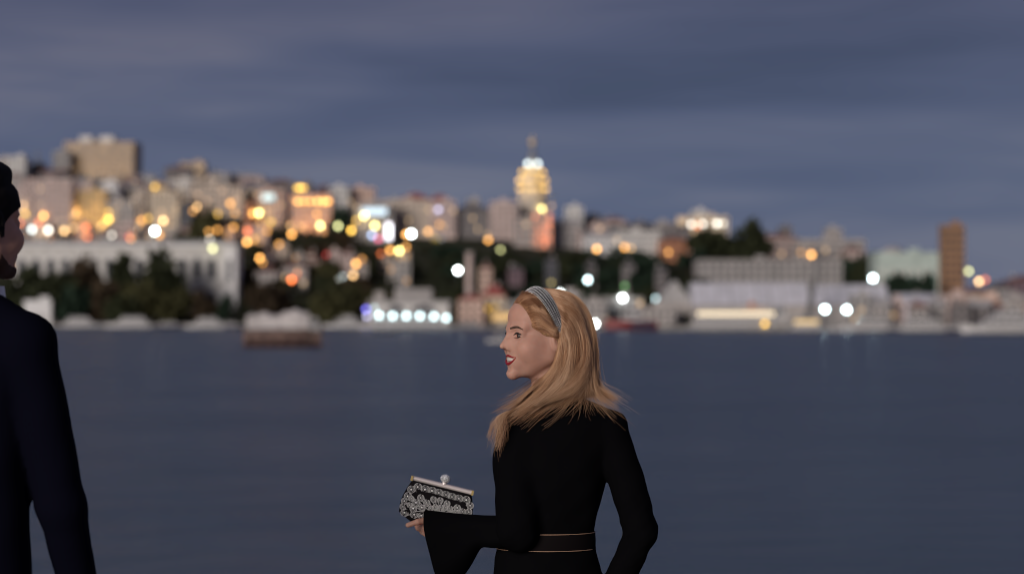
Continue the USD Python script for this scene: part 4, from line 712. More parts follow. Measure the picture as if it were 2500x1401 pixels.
def hairmat(name, c, r=0.35):
    return usdkit.material(stage, '/World/Looks/' + name, {
        'hi': ('hair_info', {}), 'r': ('rgb_ramp', {'ramp': [(0.0, tuple(np.array(c) * 0.55)), (0.5, c), (1.0, tuple(np.array(c) * 1.5))]}),
        'p': ('principled_bsdf', {'roughness': r, 'specular_ior_level': 0.45})},
        [('hi.random' if False else 'r.color', 'p.base_color')], surface='p.BSDF')

def wob(P, f):
    x, y, z = P[..., 0] * f, P[..., 1] * f, P[..., 2] * f * 0.6
    return (np.sin(x + 2.1 * np.sin(z * 0.7 + 1)) * np.cos(z * 1.3 + y) + 0.5 * np.sin(2.3 * x - 1.7 * z + y) * np.cos(2.9 * z)) * 0.6

def head_field(P, man=False, shut=False):
    """A face and skull: x to the right hand, y to the front, z up, the eyes at z = 0 (metres)."""
    Q = P.copy(); Q[..., 0] = np.abs(Q[..., 0])
    w = 1.06 if man else 1.0
    d = ell(P, (0, -0.012, 0.034), (0.073 * w, 0.094, 0.075))
    d = sun_(d, ell(P, (0, 0.036, 0.045), (0.060 * w, 0.056, 0.050)), 0.02)
    d = sun_(d, ell(P, (0, 0.028, -0.035), (0.056 * w, 0.062, 0.076)), 0.02)
    jz = -0.062 if man else -0.053
    d = sun_(d, cone(Q, (0, 0.080, -0.098), (0.050 * w, 0.004, jz), 0.013 if not man else 0.017, 0.013), 0.022)
    d = sun_(d, cone(Q, (0.050 * w, 0.004, jz), (0.060 * w, -0.004, -0.005), 0.013, 0.012), 0.02)
    d = sun_(d, ell(Q, (0.041 * w, 0.058, -0.030), (0.021, 0.026, 0.019)), 0.02)          # cheekbones
    d = sun_(d, ell(Q, (0.040 * w, 0.036, -0.040), (0.022, 0.044, 0.030)), 0.03)           # cheeks
    d = sun_(d, cone(Q, (0.010, 0.089, 0.017), (0.040, 0.072, 0.019), 0.010, 0.009), 0.014)  # brow ridge
    d = sun_(d, ell(P, (0, 0.080, -0.063), (0.029, 0.020, 0.028)), 0.016)                  # mouth
    d = sun_(d, ell(P, (0, 0.088, -0.098), (0.016, 0.013, 0.013)), 0.012)                  # chin
    d = ssub(d, ell(Q, (0.032, 0.103, 0.000), (0.019, 0.021, 0.0125)), 0.010)               # eye sockets
    d = sun_(d, ell(Q, (0.0315, 0.0755, -0.001), (0.0155, 0.0150, 0.0135)), 0.005)            # lids
    d = ssub(d, ell(Q, (0.0325, 0.0915, -0.0015), (0.0130, 0.0120, 0.0055)), 0.0025)        # the slit between them
    d = sun_(d, cone(P, (0, 0.092, 0.010), (0, 0.112, -0.024), 0.0052, 0.0058), 0.015)     # nose
    d = sun_(d, ell(Q, (0.0125, 0.084, -0.020), (0.013, 0.014, 0.022)), 0.014)
    d = sun_(d, ell(P, (0, 0.1135, -0.0285), (0.0070, 0.0075, 0.0060)), 0.007)
    d = sun_(d, ell(Q, (0.0100, 0.0975, -0.0335), (0.0052, 0.0095, 0.0058)), 0.007)
    d = ssub(d, ell(P, (0, 0.101, -0.0855), (0.014, 0.005, 0.0045)), 0.008)
    if not man and not shut: d = ssub(d, ell(P, (0, 0.108, -0.0622), (0.030, 0.022, 0.0058)), 0.003)               # open mouth
    d = sun_(d, ell(Q, (0.0075, 0.0965, -0.0225), (0.0075, 0.013, 0.0125)), 0.008)
    ear = ell(Q, (0.0745 * w, -0.008, -0.010), (0.0085, 0.0185, 0.031))
    ear = ssub(ear, ell(Q, (0.0835 * w, -0.005, -0.007), (0.006, 0.0115, 0.020)), 0.004)
    d = sun_(d, ear, 0.006)
    return d

def person_frame(loc, azimuth):
    """(origin, right, front, up) of a head or body that faces the azimuth (0 = to the right of the picture, 90 = away)."""
    F = np.array([math.cos(azimuth), math.sin(azimuth), 0.0]); Z = np.array([0, 0, 1.0]); X = np.cross(F, Z)
    return np.asarray(loc, float), X, F, Z
def to_local(P, fr):
    o, X, F, Z = fr; q = P - o.astype(np.float32)
    return np.stack([q @ X.astype(np.float32), q @ F.astype(np.float32), q @ Z.astype(np.float32)], -1)
def to_world(p, fr):
    o, X, F, Z = fr; p = np.asarray(p, float)
    return o + p[..., 0:1] * X + p[..., 1:2] * F + p[..., 2:3] * Z
def front_y(x, z, man=False):
    """How far forward the face reaches at (x, z)."""
    x, z = np.broadcast_arrays(np.asarray(x, float), np.asarray(z, float)); ys = np.linspace(0.13, 0.03, 201)
    P = np.stack([np.repeat(x[..., None], 201, -1), np.broadcast_to(ys, x.shape + (201,)), np.repeat(z[..., None], 201, -1)], -1).astype(np.float32)
    d = head_field(P.reshape(-1, 3), man, True).reshape(P.shape[:-1]); return ys[np.argmax(d < 0, -1)]
def face_tube(xz, r, mt, name, parent, fr, loc, man=False, sink=0.3, sides=8, dy=0.0):
    xz = spline(xz, 15); y = front_y(xz[:, 0], xz[:, 1], man); y = np.convolve(np.pad(y, 2, 'edge'), [.1, .2, .4, .2, .1], 'valid')
    rr = np.interp(np.linspace(0, 1, 15), np.linspace(0, 1, len(r)), r)
    p = np.stack([xz[:, 0], y - sink * rr + dy, xz[:, 1]], -1)
    part(name, moved(tube(to_world(p, fr), rr, sides), loc), mt, parent, smooth=True)

import manifold3d as m3
def one_skin(parts):
    """The union of closed meshes as one mesh."""
    ms = [m3.Manifold(m3.Mesh(np.asarray(p.vertices, np.float32), np.asarray(p.faces, np.uint32))) for p in parts]
    if any(m.status() != m3.Error.NoError for m in ms): return cat_(parts)
    u = ms[0]
    for m in ms[1:]: u = u + m
    q = u.to_mesh(); return trimesh.Trimesh(q.vert_properties[:, :3], q.tri_verts, process=False)
def core_mesh(bones, h=0.012):
    """The body under the clothes: round bones blended into one skin."""
    def f(P):
        d = cone(P, *bones[0])
        for b in bones[1:]: d = sun_(d, cone(P, *b), 0.02)
        return d
    pts = np.array([q for b in bones for q in b[:2]]); return nets(f, pts.min(0) - 0.16, pts.max(0) + 0.16, h)
def hand_mesh(wrist, palm, fingers, r0=0.018):
    """A palm and five fingers as one smooth skin. fingers: lists of joints, each from the palm to its tip."""
    rad = lambda k, n: 0.0088 - 0.0022 * k / n
    def f(P):
        d = cone(P, wrist, palm, 0.023, r0)
        for j in fingers:
            d = sun_(d, cone(P, palm, j[0], r0 * 0.75, 0.0100), 0.012)
        for j in fingers:
            n = len(j) - 1
            for k in range(n): d = sun_(d, cone(P, j[k], j[k + 1], rad(k, n), rad(k + 1, n)), 0.003)
        return d
    pts = np.vstack([[wrist, palm], *fingers]); return nets(f, pts.min(0) - 0.032, pts.max(0) + 0.032, 0.0022)

GROUND = EYE - 1.64                                     # the quay that the people stand on
# ================================================================ the woman
WD = 6.2
wx = lambda u, y=WD: (u - 1250) / FPX * y
wz = lambda v, y=WD: EYE + (768 - v) / FPX * y
woman_at = np.array([wx(1345), WD, GROUND])
woman = thing('person', 'person with long blonde hair, crystal headband and black jacket, smiling over the shoulder', 'person', woman_at)
WF = person_frame(at(1326, 818, WD), math.radians(180 + 24))
def neck_w(P):
    return cone(P, to_world((0, -0.022, -0.065), WF), at(1352, 990, WD + 0.005), 0.050, 0.058)
def woman_skin(P):
    d = head_field(to_local(P, WF)); d = sun_(d, neck_w(P), 0.014); return d
o = WF[0]
skin = nets(woman_skin, (o[0] - 0.13, o[1] - 0.125, o[2] - 0.26), (o[0] + 0.13, o[1] + 0.115, o[2] + 0.125), 0.0019)
# the hand under the clutch
CY = 6.30
hw = at(1085, 1292, 6.285); hp = at(1050, 1283, 6.288)
H = lambda *q: [at(*a) for a in q]
hand_l = hand_mesh(hw, hp, [
    H((1040, 1270, 6.268), (1020, 1273, 6.258), (996, 1281, 6.256)),                     # thumb, along the front of the clutch
    H((1035, 1285, 6.300), (1022, 1288, 6.325), (1012, 1270, 6.345), (1012, 1248, 6.350)),
    H((1040, 1292, 6.300), (1032, 1297, 6.325), (1028, 1280, 6.345), (1030, 1252, 6.350)),
    H((1050, 1296, 6.298), (1045, 1300, 6.322), (1046, 1285, 6.345), (1050, 1258, 6.350)),
    H((1058, 1295, 6.290), (1042, 1303, 6.288), (1036, 1300, 6.300), (1042, 1293, 6.318))])
hq = at(1492, 1462, 6.215)
hand_r = hand_mesh(at(1500, 1440, 6.20), hq, [
    [hq + [-0.02, -0.02, 0.01], hq + [-0.035, -0.045, 0.0], hq + [-0.05, -0.05, -0.02]],
    [hq + [-0.02, 0.015, -0.02], hq + [-0.045, 0.04, -0.03], hq + [-0.07, 0.05, -0.05]],
    [hq + [-0.01, 0.02, -0.03], hq + [-0.035, 0.045, -0.045], hq + [-0.06, 0.055, -0.065]],
    [hq + [0.0, 0.02, -0.035], hq + [-0.02, 0.045, -0.06], hq + [-0.045, 0.055, -0.08]],
    [hq + [0.005, 0.015, -0.035], hq + [-0.01, 0.035, -0.065], hq + [-0.03, 0.045, -0.085]]])
# face: eyes, brows, lips, teeth
for s in (-1, 1):
    e = trimesh.creation.icosphere(3, 0.0122); e.apply_translation(to_world((s * 0.0315, 0.0735, -0.0012), WF) - woman_at)
    eye = part('eye', e, M_white_eye, woman, True)
    g = to_world((s * 0.0315, 0.0735, -0.0012), WF); look = np.array([-0.80, -0.58, -0.02]); look /= np.linalg.norm(look)
    c = trimesh.creation.icosphere(3, 0.0074); c.apply_scale((1, 1, 1)); c.apply_translation(g + look * 0.0072 - woman_at); part('iris', c, M_iris, eye, True)
    face_tube([(s * 0.0185, -0.0008), (s * 0.025, 0.0042), (s * 0.033, 0.0056), (s * 0.040, 0.0040), (s * 0.0455, 0.0018)], (0.0008, 0.0018, 0.0024, 0.0025, 0.0015), M_lash, 'eyelashes', woman, WF, woman_at, sink=-0.1)
    face_tube([(s * 0.022, -0.0052), (s * 0.032, -0.0072), (s * 0.044, -0.0035)], (0.0005, 0.0009, 0.0012), M_lash, 'lower_eyelashes', woman, WF, woman_at, sink=0.2)
    face_tube([(s * 0.0125, 0.0170), (s * 0.022, 0.0198), (s * 0.034, 0.0205), (s * 0.047, 0.0145)], (0.0028, 0.0040, 0.0034, 0.0012), M_brow, 'eyebrow', woman, WF, woman_at, sink=0.55)
def lip_tube(xz, r, name, mt, out_):
    p = spline(xz, 25); y = gaussian_filter(front_y(p[:, 0], p[:, 1]), 1.0, mode='nearest'); rr = np.interp(np.linspace(0, 1, 25), np.linspace(0, 1, len(r)), r)
    part(name, moved(tube(to_world(np.stack([p[:, 0], y + (out_ - 0.45) * rr, p[:, 1]], -1), WF), rr, 10), woman_at), mt, woman, True)
lip_tube([(-0.0300, -0.0560), (-0.017, -0.0550), (-0.005, -0.0520), (0.005, -0.0520), (0.017, -0.0550), (0.0300, -0.0560)], (0.0005, 0.0018, 0.0027, 0.0027, 0.0018, 0.0005), 'upper_lip', M_lips, 0.35)
lip_tube([(-0.0300, -0.0565), (-0.0185, -0.0665), (-0.006, -0.0720), (0.006, -0.0720), (0.0185, -0.0665), (0.0300, -0.0565)], (0.0006, 0.0026, 0.0039, 0.0039, 0.0026, 0.0006), 'lower_lip', M_lips, 0.2)
tx = np.linspace(-0.0285, 0.0285, 17); ty = gaussian_filter(front_y(tx, np.full(17, -0.062)), 1.2, mode='nearest') - 0.0025; tk = 0.0098 * (1 - 0.7 * (np.abs(tx) / 0.0285) ** 3)
part('teeth', moved(loft(to_world(np.stack([np.stack([tx, ty, np.full(17, -0.0555)], -1), np.stack([tx, ty, -0.0555 - tk], -1), np.stack([tx, ty - 0.003, -0.0555 - tk], -1), np.stack([tx, ty - 0.003, np.full(17, -0.0555)], -1)], 1), WF)), woman_at), M_teeth, woman, True)
m_ = trimesh.creation.icosphere(3, 1.0); m_.apply_scale((0.026, 0.012, 0.0085)); m_.apply_translation((0, 0.079, -0.0630))
part('mouth', moved(trimesh.Trimesh(to_world(m_.vertices, WF), m_.faces), woman_at), M_mouth, woman, True)
m_ = trimesh.creation.icosphere(2, 0.0030); m_.apply_translation(to_world((-0.079, -0.002, -0.047), WF) - woman_at); part('earring', m_, M_crystal, woman)

# jacket: torso sections (v, left u, right u, half depth)
SEC = np.array([(958, 1338, 1412, 0.050), (975, 1318, 1430, 0.058), (990, 1285, 1470, 0.066), (1010, 1248, 1513, 0.072), (1035, 1238, 1527, 0.082), (1080, 1243, 1507, 0.094), (1150, 1238, 1489, 0.104),
                (1200, 1234, 1477, 0.100), (1250, 1226, 1461, 0.092), (1297, 1222, 1449, 0.086), (1340, 1216, 1450, 0.088), (1400, 1204, 1470, 0.102), (1480, 1192, 1493, 0.116), (1560, 1190, 1500, 0.116),
                (1700, 1208, 1488, 0.100), (1950, 1228, 1470, 0.085), (2190, 1236, 1460, 0.082)], float)
def section(z):
    v = 768 - (z - EYE) * FPX / WD
    uL, uR, ry = (np.interp(v, SEC[:, 0], SEC[:, k]) for k in (1, 2, 3))
    return (wx((uL + uR) / 2), (uR - uL) / 2 * WD / FPX, ry)
def torso(P):
    cx, rx, ry = section(P[..., 2]); zt, zb = wz(958), wz(2190)
    q = np.sqrt(((P[..., 0] - cx) / rx) ** 2 + ((P[..., 1] - WD) / ry) ** 2)
    d = (q - 1) * np.minimum(rx, ry) * 0.95
    return np.maximum(np.maximum(d, P[..., 2] - zt), zb - P[..., 2])
SL, EL = at(1264, 1052, 6.19), at(1262, 1292, 6.11)
SR, ER, WR = at(1486, 1048, 6.19), at(1567, 1296, 6.15), at(1503, 1432, 6.20)
def jacket(P):
    d = torso(P)
    d = sun_(d, cone(P, SL, EL, 0.055, 0.056), 0.02)
    d = sun_(d, ell(P, at(1258, 1142, 6.185), (0.0575, 0.06, 0.08)), 0.02)
    r = sun_(cone(P, SR, ER, 0.052, 0.0425), cone(P, ER, WR, 0.041, 0.038), 0.012)
    d = sun_(d, r, 0.012)
    el = np.linalg.norm(P - ER.astype(np.float32), axis=-1); e2 = np.linalg.norm(P - EL.astype(np.float32), axis=-1)
    return d + 0.005 * wob(P, 26) + 0.0045 * wob(P, 75) * (np.exp(-(el / 0.10) ** 2) + 0.6 * np.exp(-(e2 / 0.09) ** 2))
core = core_mesh([(at(1372, 985, WD), at(1372, 1060, WD), 0.045, 0.055), (at(1372, 1060, WD), at(1340, 1300, WD), 0.055, 0.055), (at(1340, 1300, WD), at(1345, 1450, WD), 0.055, 0.07), (at(1372, 1050, WD), SL, 0.045, 0.034), (SL, EL, 0.034, 0.030), (EL, hw, 0.028, 0.022),
                  (at(1372, 1050, WD), SR, 0.045, 0.034), (SR, ER, 0.034, 0.028), (ER, at(1500, 1440, 6.20), 0.026, 0.021)] + [(at(1345 + s * 40, 1450, WD), at(1345 + s * 45, 1850, WD), 0.065, 0.045) for s in (-1, 1)] + [(at(1345 + s * 45, 1850, WD), at(1345 + s * 52, 2260, WD), 0.045, 0.033) for s in (-1, 1)])
part('body', moved(one_skin([skin, core, hand_l, hand_r]), woman_at), M_skin, woman, smooth=True)
upper = nets(jacket, (wx(1180), WD - 0.2, wz(1560)), (wx(1640), WD + 0.16, wz(950)), 0.0055)
top = UsdGeom.Xform.Define(stage, numbered(str(woman.GetPath()), 'jacket')).GetPrim()
sl = []
for T, B, y, w in (((1262, 1252), (1262, 1334), 6.115, 0.042), ((1222, 1257), (1206, 1337), 6.135, 0.042), ((1165, 1256), (1174, 1338), 6.18, 0.046), ((1110, 1252), (1153, 1373), 6.222, 0.055),
                   ((1066, 1247), (1123, 1416), 6.255, 0.062), ((1039, 1244), (1092, 1450), 6.272, 0.066)):
    T, B = at(*T, y), at(*B, y); th = np.linspace(0, 2 * PI, 36, endpoint=False)
    sl.append((T + B) / 2 + np.cos(th)[:, None] * (T - B) / 2 + np.sin(th)[:, None] * np.array([0.25, 1, 0]) * w * (1 + 0.06 * np.sin(5 * th))[:, None])
sl = spline(np.array(sl).reshape(6, -1), 18).reshape(18, 36, 3)
c_ = sl.mean(1, keepdims=True); inner = c_ + (sl - c_) * 0.955; inner[-1] = sl[-1] * 0.5 + inner[-1] * 0.5
bell = loft(np.concatenate([sl, inner[::-1][:12]]))
part('bodice', moved(upper, woman_at), M_black, top, True)
part('bell_sleeve', moved(bell, woman_at), M_black, top, True)
# long skirt below the frame, shoes on the quay
rings = []
for v in np.linspace(1545, 2190, 14):
    z = wz(v); cx, rx, ry = section(np.array(z)); th = np.linspace(0, 2 * PI, 40, endpoint=False)
    rings.append(np.stack([cx + rx * np.cos(th) * 1.004, WD + ry * np.sin(th) * 1.004, np.full(40, z)], -1))
part('skirt', moved(loft(rings), woman_at), M_black, woman, True)
for s in (-1, 1):
    cx = wx(1348) + s * 0.055
    m_ = loft([np.stack([cx + a * np.cos(q) + k * 0.0, WD + yy + b * np.sin(q), np.full(16, GROUND + zz)], -1) for a, b, yy, zz, k in ((0.030, 0.11, 0.06, 0.0, 0), (0.034, 0.115, 0.06, 0.02, 0), (0.032, 0.085, 0.02, 0.06, 0), (0.034, 0.045, -0.01, 0.11, 0), (0.036, 0.042, -0.01, 0.20, 0)) for q in [np.linspace(0, 2 * PI, 16, endpoint=False)]])
    part('shoe', moved(m_, woman_at), M_shoe, woman, True)
def ring_at(v, off, n=72):
    z = wz(v); cx, rx, ry = section(np.array(z)); th = np.linspace(0, 2 * PI, n, endpoint=False)
    return np.stack([cx + (rx + off) * np.cos(th), WD + (ry + off) * np.sin(th), np.full(n, z)], -1)
belt = part('belt', moved(loft([ring_at(1296, 0.002), ring_at(1298, 0.0045), ring_at(1317, 0.0055), ring_at(1335, 0.0045), ring_at(1337, 0.002)], caps=False), woman_at), M_belt, woman, True)
for v in (1297, 1337):
    r_ = ring_at(v, 0.005); part('piping', moved(tube(np.vstack([r_, r_[:2]]), 0.00095, 8), woman_at), M_piping, belt, True)

# hair: a mass under many strands
HZ = np.array([(-0.06, -0.02), (-0.006, 0.000), (-0.002, 0.0275), (0.008, 0.038), (0.019, 0.057), (0.040, 0.061), (0.080, 0.076), (0.13, 0.088)])
def hair_mass(P):
    L = to_local(P, WF)
    yb = -0.012 + 0.42 * np.clip(L[..., 2], -0.1, 0.13)
    back = np.maximum(ell(L, (0, -0.012, 0.033), (0.083, 0.100, 0.084)), L[..., 1] - yb + 0.004)
    yh = np.interp(L[..., 2], HZ[:, 0], HZ[:, 1])
    front = np.maximum(head_field(L, False, True) - np.clip((yh - L[..., 1]) * 0.4, 0.0004, 0.0070), L[..., 1] - yh)
    d = sun_(back, front, 0.006)
    A, B = at(1402, 850, 6.185), at(1400, 925, 6.135)
    c = cone(P, A, B, 0.056, 0.050)
    c = sun_(c, cone(P, B, at(1310, 978, 6.115), 0.042, 0.020), 0.03)
    c = sun_(c, cone(P, at(1310, 978, 6.115), at(1270, 992, 6.125), 0.016, 0.006), 0.012)
    c = sun_(c, cone(P, B, at(1456, 950, 6.122), 0.040, 0.012), 0.03)
    c = sun_(c, cone(P, B, at(1400, 962, 6.105), 0.045, 0.010), 0.03)
    return sun_(d, c, 0.03)
mass = nets(hair_mass, (wx(1225), WD - 0.17, wz(1015)), (wx(1475), WD + 0.13, wz(690)), 0.004)
rgh = np.random.default_rng(5)
M_hairmass = usdkit.material(stage, '/World/Looks/golden_hair_mass', {'g': ('geometry', {}), 'm': ('mapping', {'scale': (260.0, 260.0, 22.0), 'rotation': (0.0, 0.35, 0.0)}), 'n': ('noise_texture', {'scale': 1.0, 'detail': 4.0}),
    'r': ('rgb_ramp', {'ramp': [(0.3, (0.12, 0.06, 0.03)), (0.7, (0.34, 0.195, 0.105))]}), 'p': ('principled_bsdf', {'roughness': 0.55, 'specular_ior_level': 0.2})},
    [('g.position', 'm.vector'), ('m.vector', 'n.vector'), ('n.fac', 'r.fac'), ('r.color', 'p.base_color')], surface='p.BSDF')
hair = part('hair', moved(mass, woman_at), M_hairmass, woman, True)
_gu, _gv = np.arange(1186, 1590, 3.0), np.arange(690, 1136, 3.0)
def _depths():
    """How far along each line of sight the hair's mass is first met; past its outline, where the line comes nearest."""
    U, V = np.meshgrid(_gu, _gv, indexing='ij'); D = np.stack([(U.ravel() - 1250) / FPX, np.ones(U.size), (768 - V.ravel()) / FPX], -1)
    t = np.full(U.size, 5.98); best = np.full(U.size, 9.0); tb = t.copy()
    for _ in range(26):
        d = hair_mass((D * t[:, None] + [0, 0, EYE]).astype(np.float32))
        b = d < best; best = np.where(b, d, best); tb = np.where(b, t, tb)
        t = np.where(t < 6.33, t + np.clip(d, -0.02, 0.04) * 0.85, t)
    return np.where(best < 0.002, np.minimum(t, 6.35), tb).reshape(U.shape)
_gd = gaussian_filter(_depths(), 0.8)
def on_mass(uv, lift):
    uv = np.asarray(uv, float); D = np.stack([(uv[:, 0] - 1250) / FPX, np.ones(len(uv)), (768 - uv[:, 1]) / FPX], -1)
    t = map_coordinates(_gd, [(uv[:, 0] - _gu[0]) / 3, (uv[:, 1] - _gv[0]) / 3], order=1, mode='nearest')
    return D * (t - lift)[:, None] + [0, 0, EYE]
G_back = [  # locks behind the headband, from its rear edge down to the shoulders
    [(1364, 822), (1363, 846), (1352, 880), (1326, 914), (1290, 952), (1244, 990), (1212, 1010)],
    [(1368, 800), (1374, 835), (1367, 882), (1340, 924), (1300, 962), (1254, 996), (1226, 1012)],
    [(1364, 778), (1385, 822), (1388, 875), (1368, 930), (1326, 970), (1282, 994), (1256, 1010)],
    [(1358, 760), (1394, 806), (1401, 868), (1385, 930), (1350, 968), (1316, 988), (1290, 1004)],
    [(1350, 744), (1402, 790), (1413, 860), (1402, 928), (1378, 964), (1354, 980), (1332, 990)],
    [(1342, 730), (1408, 774), (1424, 852), (1417, 925), (1400, 960), (1384, 974), (1368, 984)],
    [(1334, 719), (1412, 757), (1435, 845), (1430, 922), (1420, 956), (1412, 970), (1402, 981)],
    [(1328, 711), (1408, 744), (1435, 834), (1435, 916), (1438, 954), (1444, 968), (1450, 980)],
    [(1323, 706), (1404, 731), (1440, 822), (1443, 912), (1450, 956), (1468, 976), (1484, 990)],
    [(1318, 703), (1398, 722), (1443, 808), (1447, 905), (1460, 952), (1490, 972), (1522, 994)]]
G_front = [[(1257, 744), (1264, 730), (1276, 720), (1288, 713)], [(1264, 744), (1276, 731), (1290, 724), (1304, 724)], [(1274, 748), (1288, 740), (1304, 741), (1320, 750)], [(1286, 764), (1300, 758), (1316, 762), (1334, 776)],
           [(1296, 784), (1308, 779), (1326, 784), (1350, 800)], [(1302, 800), (1316, 798), (1334, 802), (1356, 816)], [(1322, 812), (1334, 812), (1346, 817), (1364, 826)]]
def strands(G, n, npt, w0, w1, lift, clump=40, spread=7.0, tip=(0.75, 1.12), seed=1, wild=0.0):
    r = np.random.default_rng(seed); g = np.array([spline(q, 24) for q in G]); K = len(G)
    cl = r.random(clump) * (K - 1); co = r.normal(0, 1, (clump, 2)); k = r.integers(0, clump, n)
    s = np.clip(cl[k] + r.normal(0, 0.22, n), 0, K - 1.001); i = s.astype(int); f = (s - i)[:, None, None]
    base = g[i] * (1 - f) + g[i + 1] * f
    end = np.clip(r.uniform(*tip, n) - 0.20 * np.clip(1 - s / 3.0, 0, 1) * (r.random(n) < 0.75), 0.2, 1.0); tt = np.linspace(0, 1, npt)
    x = tt[None] * end[:, None] * 23; a = np.clip(x.astype(int), 0, 22); fr_ = (x - a)[..., None]
    uv = np.take_along_axis(base, a[..., None].repeat(2, -1), 1) * (1 - fr_) + np.take_along_axis(base, (a + 1)[..., None].repeat(2, -1), 1) * fr_
    amp = (tt ** 1.4)[None, :, None]
    uv = uv + amp * (co[k][:, None] * spread + r.normal(0, 1, (n, 1, 2)) * (3.4 + wild))
    ph = r.random((n, 1)) * 0.8 + (k * 1.7)[:, None]
    uv[..., 0] += (tt[None] ** 0.8) * 3.2 * np.sin(ph + tt[None] * 8.0); uv[..., 1] += (tt[None] ** 0.8) * 1.4 * np.cos(ph * 1.3 + tt[None] * 6.0)
    p = on_mass(uv.reshape(-1, 2), 0).reshape(n, npt, 3)
    dep = np.linalg.norm(p - [0, 0, EYE], axis=-1, keepdims=True)
    ker = np.ones(5) / 5; dd = np.apply_along_axis(lambda q: np.convolve(np.pad(q, 2, 'edge'), ker, 'valid'), 1, dep[..., 0])[..., None]
    lf = (lift * r.random((n, 1, 1)) + 0.0015) * np.clip(tt * 6, 0.2, 1)[None, :, None] + 0.009 * co[k][:, :1, None] * amp
    p = [0, 0, EYE] + (p - [0, 0, EYE]) / dep * (dd - lf)
    w = (w0 + (w1 - w0) * tt ** 2)[None].repeat(n, 0) * r.uniform(0.7, 1.3, (n, 1))
    return p, w, np.digitize(np.clip(r.random(clump) * 0.75 + 0.25 * (cl / (K - 1)), 0, 1)[k] + r.normal(0, 0.08, n), [0.16, 0.44, 0.74])
def curves(name, sets, mt, parent, loc):
    P = np.concatenate([s[0].reshape(-1, 3) for s in sets]) - loc; W = np.concatenate([s[1].reshape(-1) for s in sets])
    C = np.concatenate([np.full(len(s[0]), s[0].shape[1]) for s in sets])
    b = UsdGeom.BasisCurves.Define(stage, numbered(str(parent.GetPath()), name)); b.CreateTypeAttr('linear')
    b.CreatePointsAttr(Vt.Vec3fArray.FromNumpy(P.astype(np.float32))); b.CreateCurveVertexCountsAttr(Vt.IntArray.FromNumpy(C.astype(np.int32)))
    b.CreateWidthsAttr(Vt.FloatArray.FromNumpy(W.astype(np.float32))); b.SetWidthsInterpolation('vertex')
    UsdShade.MaterialBindingAPI.Apply(b.GetPrim()).Bind(mt); return b.GetPrim()
def tone(name, c):
    c = np.array(c)
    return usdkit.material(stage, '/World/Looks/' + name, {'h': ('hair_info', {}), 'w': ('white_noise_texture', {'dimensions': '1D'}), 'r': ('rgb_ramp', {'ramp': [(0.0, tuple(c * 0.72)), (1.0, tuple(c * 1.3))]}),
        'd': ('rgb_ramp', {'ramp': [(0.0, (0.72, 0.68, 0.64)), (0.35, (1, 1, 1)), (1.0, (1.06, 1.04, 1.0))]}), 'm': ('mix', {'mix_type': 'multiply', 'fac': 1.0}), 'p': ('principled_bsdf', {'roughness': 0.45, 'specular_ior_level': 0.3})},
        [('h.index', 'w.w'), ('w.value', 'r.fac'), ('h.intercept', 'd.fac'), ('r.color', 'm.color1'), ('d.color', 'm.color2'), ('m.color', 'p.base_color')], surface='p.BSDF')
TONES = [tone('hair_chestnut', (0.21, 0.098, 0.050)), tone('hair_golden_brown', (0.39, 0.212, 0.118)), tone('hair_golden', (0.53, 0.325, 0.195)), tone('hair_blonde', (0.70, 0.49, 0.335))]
lock = [[(1262, 992), (1230, 1018), (1218, 1050), (1210, 1085), (1203, 1118)], [(1270, 990), (1240, 1015), (1228, 1045), (1219, 1075), (1212, 1100)], [(1258, 996), (1226, 1012), (1208, 1030), (1202, 1050), (1200, 1068)]]
G_over = [[(1392, 752), (1424, 835), (1408, 898), (1352, 944), (1292, 986), (1246, 1014)], [(1410, 752), (1436, 838), (1428, 905), (1385, 955), (1336, 980), (1292, 1002)], [(1424, 765), (1446, 850), (1440, 918), (1408, 956), (1364, 980), (1322, 996)]]
sets = [strands(G_back, 12000, 18, 0.00060, 0.00028, 0.013, clump=70, seed=1, tip=(0.50, 0.95)), strands(G_back, 1100, 18, 0.00045, 0.0002, 0.016, clump=300, spread=16, tip=(0.9, 1.3), seed=2, wild=6),
        strands(G_over, 2200, 18, 0.00055, 0.00022, 0.022, clump=16, seed=7, tip=(0.7, 1.02), spread=9),
        strands(G_front, 5000, 12, 0.00055, 0.0005, 0.003, clump=60, spread=1.0, tip=(1.0, 1.0), seed=3), strands(lock, 240, 12, 0.00045, 0.0002, 0.01, clump=24, spread=8, seed=4)]
sets[3] = (sets[3][0], sets[3][1], np.maximum(sets[3][2] - 1, 0))
for k, mt in enumerate(TONES):
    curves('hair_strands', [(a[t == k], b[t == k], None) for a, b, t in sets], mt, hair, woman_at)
# headband
th = np.linspace(0.02, PI - 0.02, 41); axis_ = np.array([0, 0.914, -0.35]); axis_ /= np.linalg.norm(axis_)
path = np.stack([-0.0800 * np.cos(th), -0.016 + 0.042 * np.sin(th), 0.002 + 0.1105 * np.sin(th)], -1)
out = np.stack([-np.cos(th), 0.0 * th, np.sin(th)], -1); out -= (out @ axis_)[:, None] * axis_; out /= np.linalg.norm(out, axis=1, keepdims=True)
wid = 0.0075 + 0.0088 * np.sin(th) ** 0.6; thk = 0.003 + 0.0045 * np.sin(th) ** 0.6
ph = np.linspace(0, 2 * PI, 20, endpoint=False)
for _ in range(3):
    pw_ = to_world(path, WF).astype(np.float32); path = path + np.maximum(0.0005 - hair_mass(pw_), 0)[:, None] * out
path = gaussian_filter(path, (1.5, 0), mode='nearest')
rings = path[:, None] + wid[:, None, None] * np.cos(ph)[None, :, None] * axis_ + thk[:, None, None] * (np.sin(ph) + 0.3)[None, :, None] * out[:, None]
band = part('headband', moved(loft(to_world(rings, WF)), woman_at), mat('grey_satin', (0.035, 0.035, 0.04), rough=0.6), woman, True)
